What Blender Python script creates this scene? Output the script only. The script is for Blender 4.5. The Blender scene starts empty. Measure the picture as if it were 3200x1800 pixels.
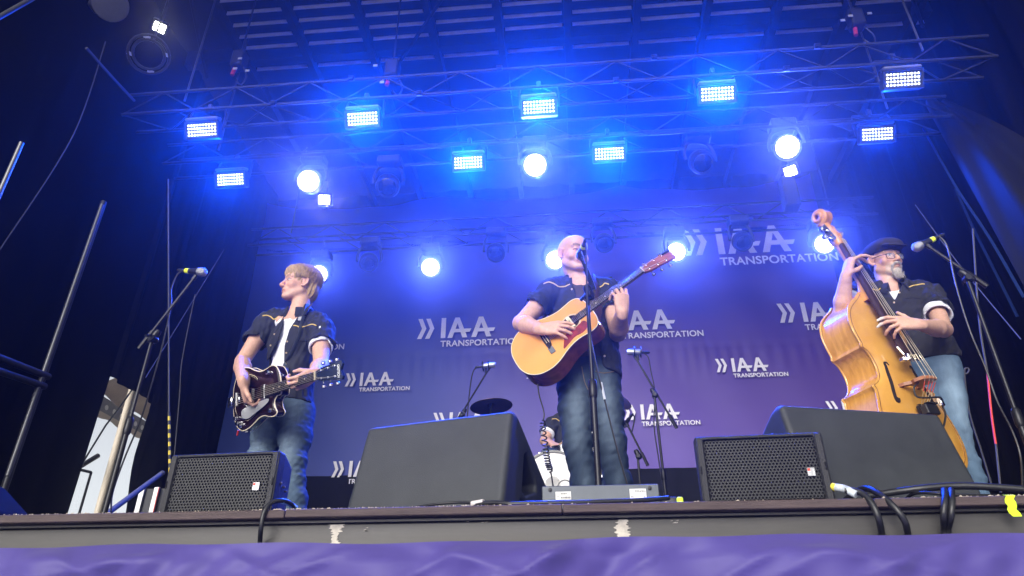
import bpy, bmesh, math, random
import numpy as np
from mathutils import Vector, Matrix

random.seed(7)
RNG = np.random.default_rng(11)
S = bpy.context.scene
COL = S.collection

# ------------------------------------------------------------------ camera
F_PX = 2180.0                       # focal length in pixels of the 3200 px wide photograph
TILT, YAW = math.radians(29.0), math.radians(5.2)
CAM = np.array([0.0, -2.5, -0.513])  # metres; stage floor is z=0, its front edge y=0
cd = bpy.data.cameras.new('camera'); cam = bpy.data.objects.new('camera', cd); COL.objects.link(cam)
cd.sensor_width = 36.0; cd.lens = 36.0 * F_PX / 3200.0
cd.clip_start = 0.05; cd.clip_end = 2000.0
cam.location = CAM; cam.rotation_euler = (math.pi / 2 + TILT, 0.0, YAW)
S.camera = cam
HAZE = 0.0044; LK = 1.18

# ------------------------------------------------------------------ world, sun, exposure
SUN_EL, SUN_AZ = math.radians(21.0), math.radians(196.0)   # high behind the photographer, a bit left
w = bpy.data.worlds.new('World'); S.world = w; w.use_nodes = True
nt = w.node_tree; nt.nodes.clear()
sky = nt.nodes.new('ShaderNodeTexSky'); sky.sky_type = 'NISHITA'; sky.sun_disc = False
sky.sun_elevation = SUN_EL; sky.sun_rotation = SUN_AZ
sky.air_density = 1.0; sky.dust_density = 2.0; sky.ozone_density = 1.0
bg = nt.nodes.new('ShaderNodeBackground'); bg.inputs['Strength'].default_value = 0.112
hs = nt.nodes.new('ShaderNodeHueSaturation'); hs.inputs['Saturation'].default_value = 0.22   # milky overcast
wo = nt.nodes.new('ShaderNodeOutputWorld')
nt.links.new(sky.outputs[0], hs.inputs['Color']); nt.links.new(hs.outputs[0], bg.inputs[0]); nt.links.new(bg.outputs[0], wo.inputs[0])
sl = bpy.data.lights.new('sun', 'SUN'); sun = bpy.data.objects.new('sun', sl); COL.objects.link(sun)
sl.energy = 1.5; sl.angle = math.radians(34.0); sl.color = (1.0, 0.965, 0.91)
_sd = Vector((math.sin(SUN_AZ) * math.cos(SUN_EL), math.cos(SUN_AZ) * math.cos(SUN_EL), math.sin(SUN_EL)))
sun.rotation_euler = _sd.to_track_quat('Z', 'Y').to_euler()
sun.location = (-3, -12, 12)
S.view_settings.view_transform = 'Standard'; S.view_settings.look = 'None'
S.view_settings.exposure = 0.86; S.view_settings.gamma = 1.0; S.view_settings.use_curve_mapping = False
cy = S.cycles
cy.use_denoising = True
try:
    cy.denoiser = 'OPENIMAGEDENOISE'; cy.denoising_input_passes = 'RGB_ALBEDO_NORMAL'
except Exception:
    pass
cy.max_bounces = 6; cy.diffuse_bounces = 3; cy.glossy_bounces = 3; cy.transmission_bounces = 4
cy.volume_bounces = 1; cy.transparent_max_bounces = 8
cy.sample_clamp_indirect = 6.0; cy.caustics_reflective = False; cy.caustics_refractive = False

# ------------------------------------------------------------------ pixel -> place helpers
_f = np.array([-math.sin(YAW) * math.cos(TILT), math.cos(YAW) * math.cos(TILT), math.sin(TILT)])
_r = np.array([math.cos(YAW), math.sin(YAW), 0.0]); _u = np.cross(_r, _f)
def ray(px, py): return _f + _r * (px - 1600) / F_PX + _u * (900 - py) / F_PX
def P(px, py, Y): d = ray(px, py); return CAM + d * ((Y - CAM[1]) / d[1])
def PX(px, py, X): d = ray(px, py); return CAM + d * ((X - CAM[0]) / d[0])
def PZ(px, py, Z): d = ray(px, py); return CAM + d * ((Z - CAM[2]) / d[2])
def A(*v): return np.array(v, float)
def nrm(v): v = np.asarray(v, float); return v / (np.linalg.norm(v) + 1e-12)

# ------------------------------------------------------------------ scene-object helpers
ORG = {}                             # world origin of every object's vertex space
def tag(o, label, cat, group=None):
    o['label'] = label; o['category'] = cat
    if group: o['group'] = group
    return o
def thing(name, label, cat, loc, group=None):
    o = bpy.data.objects.new(name, None); COL.objects.link(o)
    o.empty_display_size = 0.1
    o.location = tuple(loc); ORG[o.name] = A(*loc)
    return tag(o, label, cat, group)
def link_mesh(name, me, mat, parent=None, origin=None):
    o = bpy.data.objects.new(name, me); COL.objects.link(o)
    if mat is not None:
        for m in (mat if isinstance(mat, (list, tuple)) else [mat]): me.materials.append(m)
    if parent is not None:
        o.parent = parent; ORG[o.name] = ORG[parent.name]
    else:
        ORG[o.name] = A(0, 0, 0) if origin is None else A(*origin)
        o.location = tuple(ORG[o.name])
    return o
def put(name, me, mat, loc, parent):
    """a shared-data piece placed at a world position under a parent"""
    o = bpy.data.objects.new(name, me); COL.objects.link(o)
    if mat is not None and not me.materials: me.materials.append(mat)
    o.parent = parent; o.location = tuple(A(*loc) - ORG[parent.name]); ORG[o.name] = A(*loc)
    return o
def structure(o): o['kind'] = 'structure'; return o
def stuff(o): o['kind'] = 'stuff'; return o

def frame_of(d, up=(0, 0, 1)):
    d = nrm(d); up = np.asarray(up, float)
    if abs(d @ nrm(up)) > 0.98: up = A(1, 0, 0) if abs(d[0]) < 0.9 else A(0, 1, 0)
    s = nrm(np.cross(up, d)); return s, np.cross(d, s), d

class MB:
    """collects shapes, in world coordinates, into one mesh"""
    def __init__(s): s.v = []; s.f = []; s.mi = []; s.n = 0; s.cur = 0
    def add(s, vs, fs):
        vs = np.asarray(vs, float); s.v.append(vs)
        for f in fs: s.f.append([i + s.n for i in f]); s.mi.append(s.cur)
        s.n += len(vs); return s
    def box(s, c, size, M=None, bev=0.0):
        hx, hy, hz = [q / 2 for q in size]
        if bev <= 0:
            v = [(x, y, z) for x in (-hx, hx) for y in (-hy, hy) for z in (-hz, hz)]
            f = [(0, 1, 3, 2), (4, 6, 7, 5), (0, 4, 5, 1), (2, 3, 7, 6), (0, 2, 6, 4), (1, 5, 7, 3)]
        else:
            b = min(bev, hx * .9, hy * .9, hz * .9); v = []; idx = {}
            for sx in (-1, 1):
                for sy in (-1, 1):
                    for sz in (-1, 1):
                        for ax in range(3):
                            q = [sx * (hx - b), sy * (hy - b), sz * (hz - b)]; q[ax] = (sx * hx, sy * hy, sz * hz)[ax]
                            idx[sx, sy, sz, ax] = len(v); v.append(q)
            f = []
            for ax in range(3):
                o1, o2 = [i for i in range(3) if i != ax]
                for sg in (-1, 1):
                    q = []
                    for a_, b_ in ((-1, -1), (1, -1), (1, 1), (-1, 1)):
                        k = [0, 0, 0]; k[ax] = sg; k[o1] = a_; k[o2] = b_; q.append(idx[k[0], k[1], k[2], ax])
                    f.append(q)
            for ax in range(3):
                o1, o2 = [i for i in range(3) if i != ax]
                for a_ in (-1, 1):
                    for b_ in (-1, 1):
                        q = []
                        for sg, which in ((-1, o1), (-1, o2), (1, o2), (1, o1)):
                            k = [0, 0, 0]; k[ax] = sg; k[o1] = a_; k[o2] = b_; q.append(idx[k[0], k[1], k[2], which])
                        f.append(q)
            for sx in (-1, 1):
                for sy in (-1, 1):
                    for sz in (-1, 1): f.append([idx[sx, sy, sz, 0], idx[sx, sy, sz, 1], idx[sx, sy, sz, 2]])
        v = np.array(v, float)
        if M is not None: v = v @ np.asarray(M).T      # columns of M are the box axes
        return s.add(v + np.asarray(c), f)
    def tube(s, pts, r, n=8, cap=True, closed=False, up=(0, 0, 1), flat=1.0):
        pts = [np.asarray(p, float) for p in pts]; m = len(pts)
        rr = list(r) if hasattr(r, '__len__') else [r] * m
        vs = []; fs = []
        t0 = nrm(pts[1] - pts[0]); a, b, _ = frame_of(t0, up)
        for i in range(m):
            if closed: t = nrm(pts[(i + 1) % m] - pts[i - 1])
            elif i == 0: t = t0
            elif i == m - 1: t = nrm(pts[i] - pts[i - 1])
            else: t = nrm(pts[i + 1] - pts[i - 1])
            a = nrm(a - t * (a @ t)); b = np.cross(t, a)
            for k in range(n):
                th = 2 * math.pi * k / n
                vs.append(pts[i] + (a * math.cos(th) + b * math.sin(th) * flat) * rr[i])
        for i in range(m if closed else m - 1):
            j = (i + 1) % m
            for k in range(n):
                k2 = (k + 1) % n; fs.append((i * n + k, i * n + k2, j * n + k2, j * n + k))
        if cap and not closed:
            fs.append(tuple(reversed(range(n)))); fs.append(tuple((m - 1) * n + k for k in range(n)))
        return s.add(vs, fs)
    def lathe(s, c, axis, prof, n=20, up=(0, 0, 1), capends=True):
        """prof = [(radius, along)]"""
        a, b, d = frame_of(axis, up); c = np.asarray(c, float); vs = []; fs = []
        for r, h in prof:
            for k in range(n):
                th = 2 * math.pi * k / n; vs.append(c + d * h + (a * math.cos(th) + b * math.sin(th)) * r)
        for i in range(len(prof) - 1):
            for k in range(n):
                k2 = (k + 1) % n; fs.append((i * n + k, i * n + k2, (i + 1) * n + k2, (i + 1) * n + k))
        if capends:
            fs.append(tuple(reversed(range(n)))); fs.append(tuple((len(prof) - 1) * n + k for k in range(n)))
        return s.add(vs, fs)
    def prism(s, poly, O, ex, ey, ez, z0, z1, cap=True):
        """2D outline (ccw in ex,ey) extruded from z0 to z1 along ez"""
        O = np.asarray(O, float); n = len(poly)
        vs = [O + ex * x + ey * y + ez * z0 for x, y in poly] + [O + ex * x + ey * y + ez * z1 for x, y in poly]
        fs = [(i, (i + 1) % n, n + (i + 1) % n, n + i) for i in range(n)]
        if cap: fs += [tuple(reversed(range(n))), tuple(range(n, 2 * n))]
        return s.add(vs, fs)
    def grid(s, fn, nu, nv):
        """fn(i/nu, j/nv) -> point"""
        vs = [fn(i / nu, j / nv) for i in range(nu + 1) for j in range(nv + 1)]
        fs = [(i * (nv + 1) + j, (i + 1) * (nv + 1) + j, (i + 1) * (nv + 1) + j + 1, i * (nv + 1) + j + 1) for i in range(nu) for j in range(nv)]
        return s.add(vs, fs)
    def mesh(s, name, org, smooth=True, angle=40, fix=True):
        me = bpy.data.meshes.new(name)
        V = (np.concatenate(s.v) - org) if s.v else np.zeros((0, 3))
        me.from_pydata(V.tolist(), [], s.f)
        if any(s.mi): me.polygons.foreach_set('material_index', s.mi)
        if fix:
            bm = bmesh.new(); bm.from_mesh(me); bmesh.ops.recalc_face_normals(bm, faces=bm.faces); bm.to_mesh(me); bm.free()
        if smooth:
            me.shade_smooth()
            try: me.set_sharp_from_angle(angle=math.radians(angle))
            except Exception: pass
        me.update(); return me
    def build(s, name, mat, parent=None, origin=None, smooth=True, angle=40, fix=True):
        org = ORG[parent.name] if parent is not None else (A(0, 0, 0) if origin is None else A(*origin))
        return link_mesh(name, s.mesh(name, org, smooth, angle, fix), mat, parent, origin)

def spline(pts, n=8, closed=False):
    """Catmull-Rom through points"""
    p = [np.asarray(q, float) for q in pts]; out = []; m = len(p)
    rng = range(m if closed else m - 1)
    for i in rng:
        if closed: a, b, c, d = p[i - 1], p[i], p[(i + 1) % m], p[(i + 2) % m]
        else: a, b, c, d = p[max(i - 1, 0)], p[i], p[i + 1], p[min(i + 2, m - 1)]
        for k in range(n):
            t = k / n
            out.append(.5 * ((2 * b) + (-a + c) * t + (2 * a - 5 * b + 4 * c - d) * t * t + (-a + 3 * b - 3 * c + d) * t ** 3))
    if not closed: out.append(p[-1])
    return out

# ------------------------------------------------------------------ materials
MATS = {}
def mat(name, col, rough=0.6, metal=0.0, spec=0.4, var=0.12, vscale=6.0, bump=0.0, bscale=80.0, emit=None, estr=0.0,
        coat=0.0, sheen=0.0, stretch=(1, 1, 1), rvar=0.0, alpha=1.0, trans=0.0, sss=0.0, attr=None, wave=None):
    if name in MATS: return MATS[name]
    m = bpy.data.materials.new(name); m.use_nodes = True; MATS[name] = m
    n = m.node_tree.nodes; l = m.node_tree.links; b = n['Principled BSDF']
    b.inputs['Base Color'].default_value = (*col, 1); b.inputs['Roughness'].default_value = rough
    b.inputs['Metallic'].default_value = metal; b.inputs['Specular IOR Level'].default_value = spec
    b.inputs['Coat Weight'].default_value = coat; b.inputs['Coat Roughness'].default_value = 0.112
    b.inputs['Sheen Weight'].default_value = sheen; b.inputs['Alpha'].default_value = alpha
    b.inputs['Transmission Weight'].default_value = trans
    if sss: b.inputs['Subsurface Weight'].default_value = sss; b.inputs['Subsurface Radius'].default_value = (.012, .004, .002); b.inputs['Subsurface Scale'].default_value = 1.0
    if emit: b.inputs['Emission Color'].default_value = (*emit, 1); b.inputs['Emission Strength'].default_value = estr
    tc = n.new('ShaderNodeTexCoord'); mp = n.new('ShaderNodeMapping'); mp.inputs['Scale'].default_value = stretch
    l.new(tc.outputs['Object'], mp.inputs['Vector'])
    base = None
    if attr:
        at = n.new('ShaderNodeAttribute'); at.attribute_name = attr; base = at.outputs['Color']
    if var > 0:
        t = n.new('ShaderNodeTexNoise'); t.inputs['Scale'].default_value = vscale; t.inputs['Detail'].default_value = 6.0; t.inputs['Roughness'].default_value = .65
        l.new(mp.outputs[0], t.inputs['Vector'])
        mr = n.new('ShaderNodeMapRange'); mr.inputs['From Min'].default_value = .25; mr.inputs['From Max'].default_value = .75
        mr.inputs['To Min'].default_value = 1 - var; mr.inputs['To Max'].default_value = 1 + var
        l.new(t.outputs['Fac'], mr.inputs['Value'])
        vm = n.new('ShaderNodeVectorMath'); vm.operation = 'SCALE'; l.new(mr.outputs[0], vm.inputs['Scale'])
        if base is not None: l.new(base, vm.inputs[0])
        else: vm.inputs[0].default_value = col
        l.new(vm.outputs[0], b.inputs['Base Color'])
        if rvar > 0:
            m2 = n.new('ShaderNodeMapRange'); m2.inputs['To Min'].default_value = max(.02, rough - rvar); m2.inputs['To Max'].default_value = min(1, rough + rvar)
            l.new(t.outputs['Fac'], m2.inputs['Value']); l.new(m2.outputs[0], b.inputs['Roughness'])
    elif base is not None: l.new(base, b.inputs['Base Color'])
    if bump > 0:
        t2 = n.new('ShaderNodeTexNoise'); t2.inputs['Scale'].default_value = bscale; t2.inputs['Detail'].default_value = 4.0
        l.new(mp.outputs[0], t2.inputs['Vector'])
        bp = n.new('ShaderNodeBump'); bp.inputs['Strength'].default_value = bump; bp.inputs['Distance'].default_value = .01
        l.new(t2.outputs['Fac'], bp.inputs['Height']); l.new(bp.outputs[0], b.inputs['Normal'])
    return m
def wood(name, c1, c2, rough=.35, scale=1.0, stretch=(1, 14, 14), coat=.3, dist=3.0):
    if name in MATS: return MATS[name]
    m = bpy.data.materials.new(name); m.use_nodes = True; MATS[name] = m
    n = m.node_tree.nodes; l = m.node_tree.links; b = n['Principled BSDF']
    tc = n.new('ShaderNodeTexCoord'); mp = n.new('ShaderNodeMapping'); mp.inputs['Scale'].default_value = stretch
    l.new(tc.outputs['Object'], mp.inputs['Vector'])
    t = n.new('ShaderNodeTexNoise'); t.inputs['Scale'].default_value = 2.2 * scale; t.inputs['Detail'].default_value = 8; t.inputs['Distortion'].default_value = dist * .2
    l.new(mp.outputs[0], t.inputs['Vector'])
    cr = n.new('ShaderNodeValToRGB'); cr.color_ramp.elements[0].position = .32; cr.color_ramp.elements[1].position = .68
    cr.color_ramp.elements[0].color = (*c1, 1); cr.color_ramp.elements[1].color = (*c2, 1)
    l.new(t.outputs['Fac'], cr.inputs[0]); l.new(cr.outputs[0], b.inputs['Base Color'])
    b.inputs['Roughness'].default_value = rough; b.inputs['Coat Weight'].default_value = coat; b.inputs['Coat Roughness'].default_value = .15
    return m
BLK = lambda: mat('black_plastic', (.012, .012, .013), .45, bump=.15, bscale=300)
STEEL = lambda: mat('chrome', (.75, .75, .76), .18, metal=1, var=.05)
# ================================================================== THE SETTING
XL, XR, YB = -5.5, 5.1, 7.6          # side walls and the back of the stage
GZ = -1.55                           # ground level
# ---- ground
g = MB(); g.add([(-400, -400, GZ), (400, -400, GZ), (400, 400, GZ), (-400, 400, GZ)], [(0, 1, 2, 3)])
structure(g.build('ground', mat('paving', (.30, .29, .27), .9, var=.25, vscale=.6, bump=.2, bscale=20)))
# ---- stage deck and its front boards
o = MB().box((( XL + XR) / 2, (YB + 1.4) / 2 + .06, -.0475), (XR - XL + 1.4, YB + 1.4, .085)).build('stage_floor', mat('deck_ply', (.035, .03, .03), .75, var=.3, vscale=3, bump=.2), smooth=False)
structure(o)
m_edge = mat('edge_board', (.070, .048, .045), .6, var=.35, vscale=9, stretch=(.6, 9, 9), bump=.4, bscale=60)
xe = [-6.2, -4.9, -3.4, -2.15, -1.03, -.05, .98, 2.1, 3.6, 5.0, 5.8]
for a_, b_ in zip(xe[:-1], xe[1:]):
    dz = random.uniform(-.0015, .0015)
    bd = MB().box(((a_ + b_) / 2, .008, -.0145 + dz), (b_ - a_ - .003, .1, .029), bev=.003).build('edge_board', m_edge, o, angle=30)
    # splintered pale fibres along the worn top edge
fib = MB()
for i in range(1100):
    x = random.choice([random.uniform(-3.2, 2.4), random.gauss(-.55, .2), random.gauss(-.95, .12), random.gauss(-2.0, .25), random.gauss(1.6, .3)])
    l_ = random.uniform(.003, .016); yy = random.uniform(-.04, .0)
    fib.add([(x, yy, -.001), (x + l_, yy - .004, -.001), (x + l_ * .6, yy - .003, random.uniform(.001, .0045))], [(0, 1, 2)])
stuff(fib.build('splinters', mat('raw_splinter', (.42, .36, .28), .95, var=.2), o, smooth=False, fix=False))
# ---- dark steel beam below the boards
t = thing('fascia_beam', 'dark grey steel beam under the stage edge with scraped paint', 'beam', (0, .01, -.08))
bm_ = MB().box((-.2, .05, -.0365), (12.2, .1, .008)).box((-.2, .064, -.085), (12.2, .09, .085), bev=.004)
bm_.build('beam', mat('beam_paint', (.055, .052, .048), .5, var=.35, vscale=5, stretch=(.5, 4, 4), rvar=.15, bump=.04, bscale=40), t, angle=30)
m_scr = mat('scraped_paint', (.50, .46, .40), .9, var=.35, vscale=40)
def scrape(cx, wd, zt, zb, seed):
    rs = random.Random(seed); n = 26; L = []; R_ = []
    for i in range(n + 1):
        q = i / n; z = zt + (zb - zt) * q; k = wd * (.5 + .18 * math.sin(q * 7 + seed)) * (1.15 - .25 * math.sin(q * 3.1))
        L.append((cx - k + rs.uniform(-.007, .007), .0165, z)); R_.append((cx + k + rs.uniform(-.009, .009), .0165, z))
    v = L + R_; f = [(i, n + 1 + i, n + 2 + i, i + 1) for i in range(n)]
    MB().add(v, f).build('paint_scrape', m_scr, t, smooth=False, fix=False)
sx1, sx2 = P(1052, 1650, .018)[0], P(1944, 1645, .018)[0]
scrape(sx1, .034, -.045, -.125, 1); scrape(sx2, .038, -.045, -.127, 5)
for px, py, wd in ((1470, 1632, .05), (1690, 1620, .04), (2300, 1610, .02), (2100, 1630, .015), (1140, 1655, .006)):
    q = P(px, py, .018)
    for k in range(5):
        x = q[0] + random.uniform(-wd, wd); z = q[2] + random.uniform(-.006, .006)
        MB().add([(x, .0165, z), (x + random.uniform(.004, .02), .0165, z + .001), (x + .01, .0165, z + .0035)], [(0, 1, 2)]).build('paint_scrape', m_scr, t, smooth=False, fix=False)
# ---- purple cloth along the stage front
def cloth(u, v):
    x = -6.2 + 12.2 * u; z = -.118 - 1.35 * v
    k = min(1, v * 26)
    y = -.055 - .03 * min(1, v * 20) + k * (.018 * math.sin(x * 4.3 + 1.3 * math.sin(x * 1.7)) + .011 * math.sin(x * 9.1 + v * 7 + 2 * math.sin(x * 2.3))
        + .011 * math.sin(x * 15 - v * 16 + 3 * math.sin(x * 3.1 + v * 4)) + .014 * math.sin(v * 17 + 2.6 * math.sin(x * 2.2) + x * 1.5)
        + .006 * math.sin(x * 31 + v * 25 + 3 * math.sin(x * 5 + v * 9))
        - .021 * (1 - abs(math.sin(x * 2.3 + 1.4 * math.sin(x * 1.1) + v * 9))) ** 3 - .015 * (1 - abs(math.sin(x * 3.7 - v * 14 + 2 * math.sin(x * .9 + 2)))) ** 4 - .016 * (1 - abs(math.sin(x * 6.1 + v * 22 + 2 * math.sin(x * 1.7)))) ** 3)
    z += .004 * math.sin(x * 3.3) + .003 * math.sin(x * 11) if v < .01 else 0
    return (x, y, z)
o = MB().grid(cloth, 900, 110).build('stage_skirt', mat('purple_cloth', (.064, .047, .215), .5, spec=.25, var=.10, vscale=2.0, bump=.08, bscale=500, sheen=.2), smooth=True, angle=180, fix=False)
tag(o, 'wrinkled purple cloth hung along the front of the stage below the beam', 'cloth')
# ---- black curtains
m_cur = mat('black_curtain', (.004, .004, .005), .95, spec=.1, var=.25, vscale=2, bump=.1, bscale=200)
m_navy = mat('navy_curtain', (.008, .009, .014), .9, spec=.15, var=.25, vscale=2, bump=.1, bscale=200)
def curtain(name, label, p0, p1, z0, z1, waves, amp, m, n=160, lean=(0, 0), edge=None):
    p0, p1 = A(*p0), A(*p1); d = p1 - p0; L = np.linalg.norm(d); d = d / L; nn = A(-d[1], d[0])
    rs = random.Random(hash(label) % 999 if False else len(label)); ph = [rs.uniform(0, 6) for _ in range(4)]
    def fn(u, v):
        w_ = math.sin(u * waves * 6.283 + ph[0] + .8 * math.sin(u * 9 + ph[1])) + .4 * math.sin(u * waves * 17 + ph[2] + v * 1.5)
        q = p0 + d * L * u + nn * amp * w_ * (.4 + .6 * v)
        z = z1 + (z0 - z1) * v
        e = edge(u, v) if edge else (0, 0)
        return (q[0] + e[0], q[1] + e[1], z)
    o = MB().grid(fn, n, 40).build(name, m, smooth=True, angle=180, fix=False)
    return tag(o, label, 'curtain')
curtain('side_curtain', 'black side curtain at the left of the stage, before the bright gap', (XL, -1.2), (XL, 4.86), 0.0, 7.6, 5, .03, m_cur,
        edge=lambda u, v: (0, -.06 * v * u + .05 * u * (1 - v)))
curtain('side_curtain', 'dark curtain just right of the bright gap, wavy left edge', (XL, 5.72), (XL - .02, YB + .5), 0.0, 7.6, 3, .03, m_navy,
        edge=lambda u, v: (0, (1 - u) ** 6 * (.16 * max(0, v - .66) * 3 + .05 * math.sin(v * 31))))
curtain('overhead_curtain', 'dark curtain piece closing the top of the bright gap at the left', (XL - .03, 4.7), (XL - .03, 5.95), 2.62, 7.6, 2, .03, m_navy,
        edge=lambda u, v: (0, 0))
curtain('side_curtain', 'black side curtain behind the right microphone stand', (XR, -1.2), (XR, YB + .5), 0.0, 7.6, 15, .05, m_cur)
curtain('back_curtain', 'dark blue black curtain at the very back behind the printed backdrop', (XL - .3, YB + .55), (XR + .3, YB + .55), 0.0, 7.6, 18, .05, m_navy)
curtain('skirting_curtain', 'low black curtain under the bottom edge of the printed backdrop', (XL, YB - .05), (XR, YB - .05), 0.0, 2.05, 22, .02, m_navy)
# tarpaulin gathered on the right, slack folds with blue lit rims
def tarp(u, v):
    a = PX(2893, 330, 4.55); b = PX(3235, 960, 3.7)
    d = b - a; q = a + d * v * 1.12
    wdt = .12 + .20 * math.sin(min(1, v * 1.25) * 2.2) + .2 * v
    e = nrm(A(.75, -.55, .25))
    th = u * 2.3 - .3
    off = e * (u * wdt * 1.7) + A(-.5, -.75, 0) * (.13 * math.sin(u * 5.2) * (1 - .4 * v) + .03 * math.sin(u * 15 + v * 3))
    return q + off
o = MB().grid(tarp, 50, 60).build('gathered_tarp', mat('tarp', (.006, .006, .007), .6, spec=.2, var=.15, vscale=2), smooth=True, angle=180, fix=False)
tag(o, 'dark shiny tarpaulin gathered into a slanting bundle, upper right side', 'tarpaulin')
# ---- printed backdrop
def bd_fn(u, v):
    x = -5.46 + 9.75 * u; z = 7.12 - (7.12 - 1.90) * v
    z -= (1 - v) * .22 * abs(math.sin(u * 3.14159 * 3)) ** .7 if v < .2 else 0
    y = YB + .010 * math.sin(z * 5 + x * 2.5) * math.sin(x * 1.1) + .006 * math.sin(x * 6 + z * 3)
    y += .02 * max(0, 1 - v * 6) * math.sin(x * 7 + z * 6)
    y += .022 * max(0, 1 - abs(z - 3.93) / .05) * .5 + (.006 * math.sin(x * 33 + 2 * math.sin(x * 3)) * math.exp(-((z - 3.75) / .22) ** 2)) + .010 * math.sin(x * 3.1 + z * 2.2 + math.sin(x * 1.3) * 2) * math.sin(z * 1.7 + x)
    return (x, y, z)
BD = thing('backdrop', 'large blue to purple backdrop banner printed with white logos behind the band', 'banner', (-.6, YB, 1.9))
def backdrop_mat():
    m = bpy.data.materials.new('backdrop_print'); m.use_nodes = True
    n = m.node_tree.nodes; l = m.node_tree.links; b = n['Principled BSDF']
    tc = n.new('ShaderNodeTexCoord'); sp = n.new('ShaderNodeSeparateXYZ'); l.new(tc.outputs['Object'], sp.inputs[0])
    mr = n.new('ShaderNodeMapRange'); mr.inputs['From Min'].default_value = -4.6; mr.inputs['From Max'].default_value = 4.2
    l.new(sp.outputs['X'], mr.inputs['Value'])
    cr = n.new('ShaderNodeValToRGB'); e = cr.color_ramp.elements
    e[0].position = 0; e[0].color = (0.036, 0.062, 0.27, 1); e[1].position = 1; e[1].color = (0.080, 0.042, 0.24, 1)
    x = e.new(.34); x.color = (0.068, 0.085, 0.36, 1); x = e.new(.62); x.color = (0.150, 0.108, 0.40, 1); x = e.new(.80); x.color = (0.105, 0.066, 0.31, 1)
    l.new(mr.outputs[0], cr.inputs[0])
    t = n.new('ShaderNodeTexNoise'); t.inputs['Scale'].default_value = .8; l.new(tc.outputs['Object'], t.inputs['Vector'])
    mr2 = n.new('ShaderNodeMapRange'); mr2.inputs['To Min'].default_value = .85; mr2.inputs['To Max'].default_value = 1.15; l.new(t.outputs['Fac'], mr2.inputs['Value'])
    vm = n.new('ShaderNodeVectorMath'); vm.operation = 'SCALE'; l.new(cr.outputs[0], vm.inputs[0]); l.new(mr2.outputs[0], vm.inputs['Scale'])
    l.new(vm.outputs[0], b.inputs['Base Color']); b.inputs['Roughness'].default_value = .55; b.inputs['Specular IOR Level'].default_value = .3
    return m
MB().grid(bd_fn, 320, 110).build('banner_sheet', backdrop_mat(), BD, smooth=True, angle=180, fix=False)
def text_mesh(body, size, bold=0.0, spacing=1.0):
    c = bpy.data.curves.new('txt', 'FONT'); c.body = body; c.size = size; c.offset = bold; c.space_character = spacing
    o = bpy.data.objects.new('txt', c); COL.objects.link(o)
    dg = bpy.context.evaluated_depsgraph_get(); dg.update()
    me = bpy.data.meshes.new_from_object(o.evaluated_get(dg))
    V = np.array([v.co[:] for v in me.vertices]); Fs = [list(p.vertices) for p in me.polygons]
    bpy.data.objects.remove(o); bpy.data.curves.remove(c); bpy.data.meshes.remove(me)
    return V, Fs
TXT_V, TXT_F = text_mesh('TRANSPORTATION', 1.0, .022, 1.04)
TXT_V[:, 0] -= TXT_V[:, 0].min(); TXT_V[:, 1] -= TXT_V[:, 1].min()
TXT_V[:, 0] *= 3.62 / TXT_V[:, 0].max(); TXT_V[:, 1] *= .30 / TXT_V[:, 1].max()
m_print = mat('white_print', (.80, .78, .84), .6, var=.05)
def logo(x0, zb, H):
    b = MB()
    lay = [0]
    def poly(pts):
        n = len(pts); lay[0] += 1; b.add([(x0 + H * x, YB - .052 - .0015 * (lay[0] % 3), zb + H * z) for x, z in pts], [tuple(range(n))])
    for k in (0, .36):
        s_ = .2
        poly([(k, 1), (k + s_, 1), (k + .4, .5), (k + .2, .5)]); poly([(k + .2, .5), (k + .4, .5), (k + s_, 0), (k, 0)])
    poly([(1.07, 0), (1.28, 0), (1.28, 1), (1.07, 1)])
    for k in (1.37, 2.44):
        poly([(k, 0), (k + .22, 0), (k + .52, 1), (k + .32, 1)])
        poly([(k + .32 + .02, 1), (k + .52, 1), (k + .90, 0), (k + .67, 0)])
        poly([(k + .13, .26), (k + .99, .26), (k + 1.07, .43), (k + .18, .43)])
    V = np.stack([x0 + H * (1.07 + TXT_V[:, 0]), np.full(len(TXT_V), YB - .052), zb + H * (-.42 + TXT_V[:, 1])], 1)
    b.add(V, TXT_F)
    b.build('logo_print', m_print, BD, smooth=False, fix=False)
for px, py, hp in ((1303, 1060, 69), (1870, 1036, 69), (2438, 1009, 70), (2240, 1164, 47), (1645, 1184, 46), (1951, 1313, 50), (1352, 1337, 48),
                   (1077, 1208, 43), (787, 1078, 61), (765, 1352, 43), (1035, 1492, 49), (2588, 1297, 47), (2140, 800, 100)):
    q = P(px, py, YB - .052); H = np.linalg.norm(P(px + hp, py, YB - .052) - q)
    logo(q[0], q[2], H)
# ---- roof: dark sheet, beams and pale slats
RZ = 7.4
RF = thing('stage_roof', 'dark stage roof with rows of pale slats between beams, overhead', 'roof', (0, 4, RZ + .35))
m_roof = mat('roof_sheet', (.02, .022, .028), .7, var=.2, vscale=1.5)
MB().box((-.2, 4.0, RZ + .34), (12.4, 9.6, .05)).build('roof_sheet', m_roof, RF, smooth=False)
rows0, rows3 = PZ(1455, 24, RZ)[1], PZ(1455, 136, RZ)[1]; step = (rows3 - rows0) / 3
bx_ = sorted([PZ(px, 100, RZ)[0] for px in (1564, 1774, 1991, 2193)]); bs = (bx_[-1] - bx_[0]) / 3
beams = [bx_[0] + bs * k for k in range(-4, 9)]
m_slat = mat('pale_slat', (.72, .70, .72), .6, var=.15, vscale=4)
for r in range(-9, 2):
    y = rows3 + step * r
    for a_, b_ in zip(beams[:-1], beams[1:]):
        if b_ < XL or a_ > XR: continue
        x0, x1 = a_ + .07, b_ - .07
        MB().box(((x0 + x1) / 2, y, RZ), (x1 - x0, .015, .06)).build('slat', m_slat, RF, smooth=False)
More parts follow.
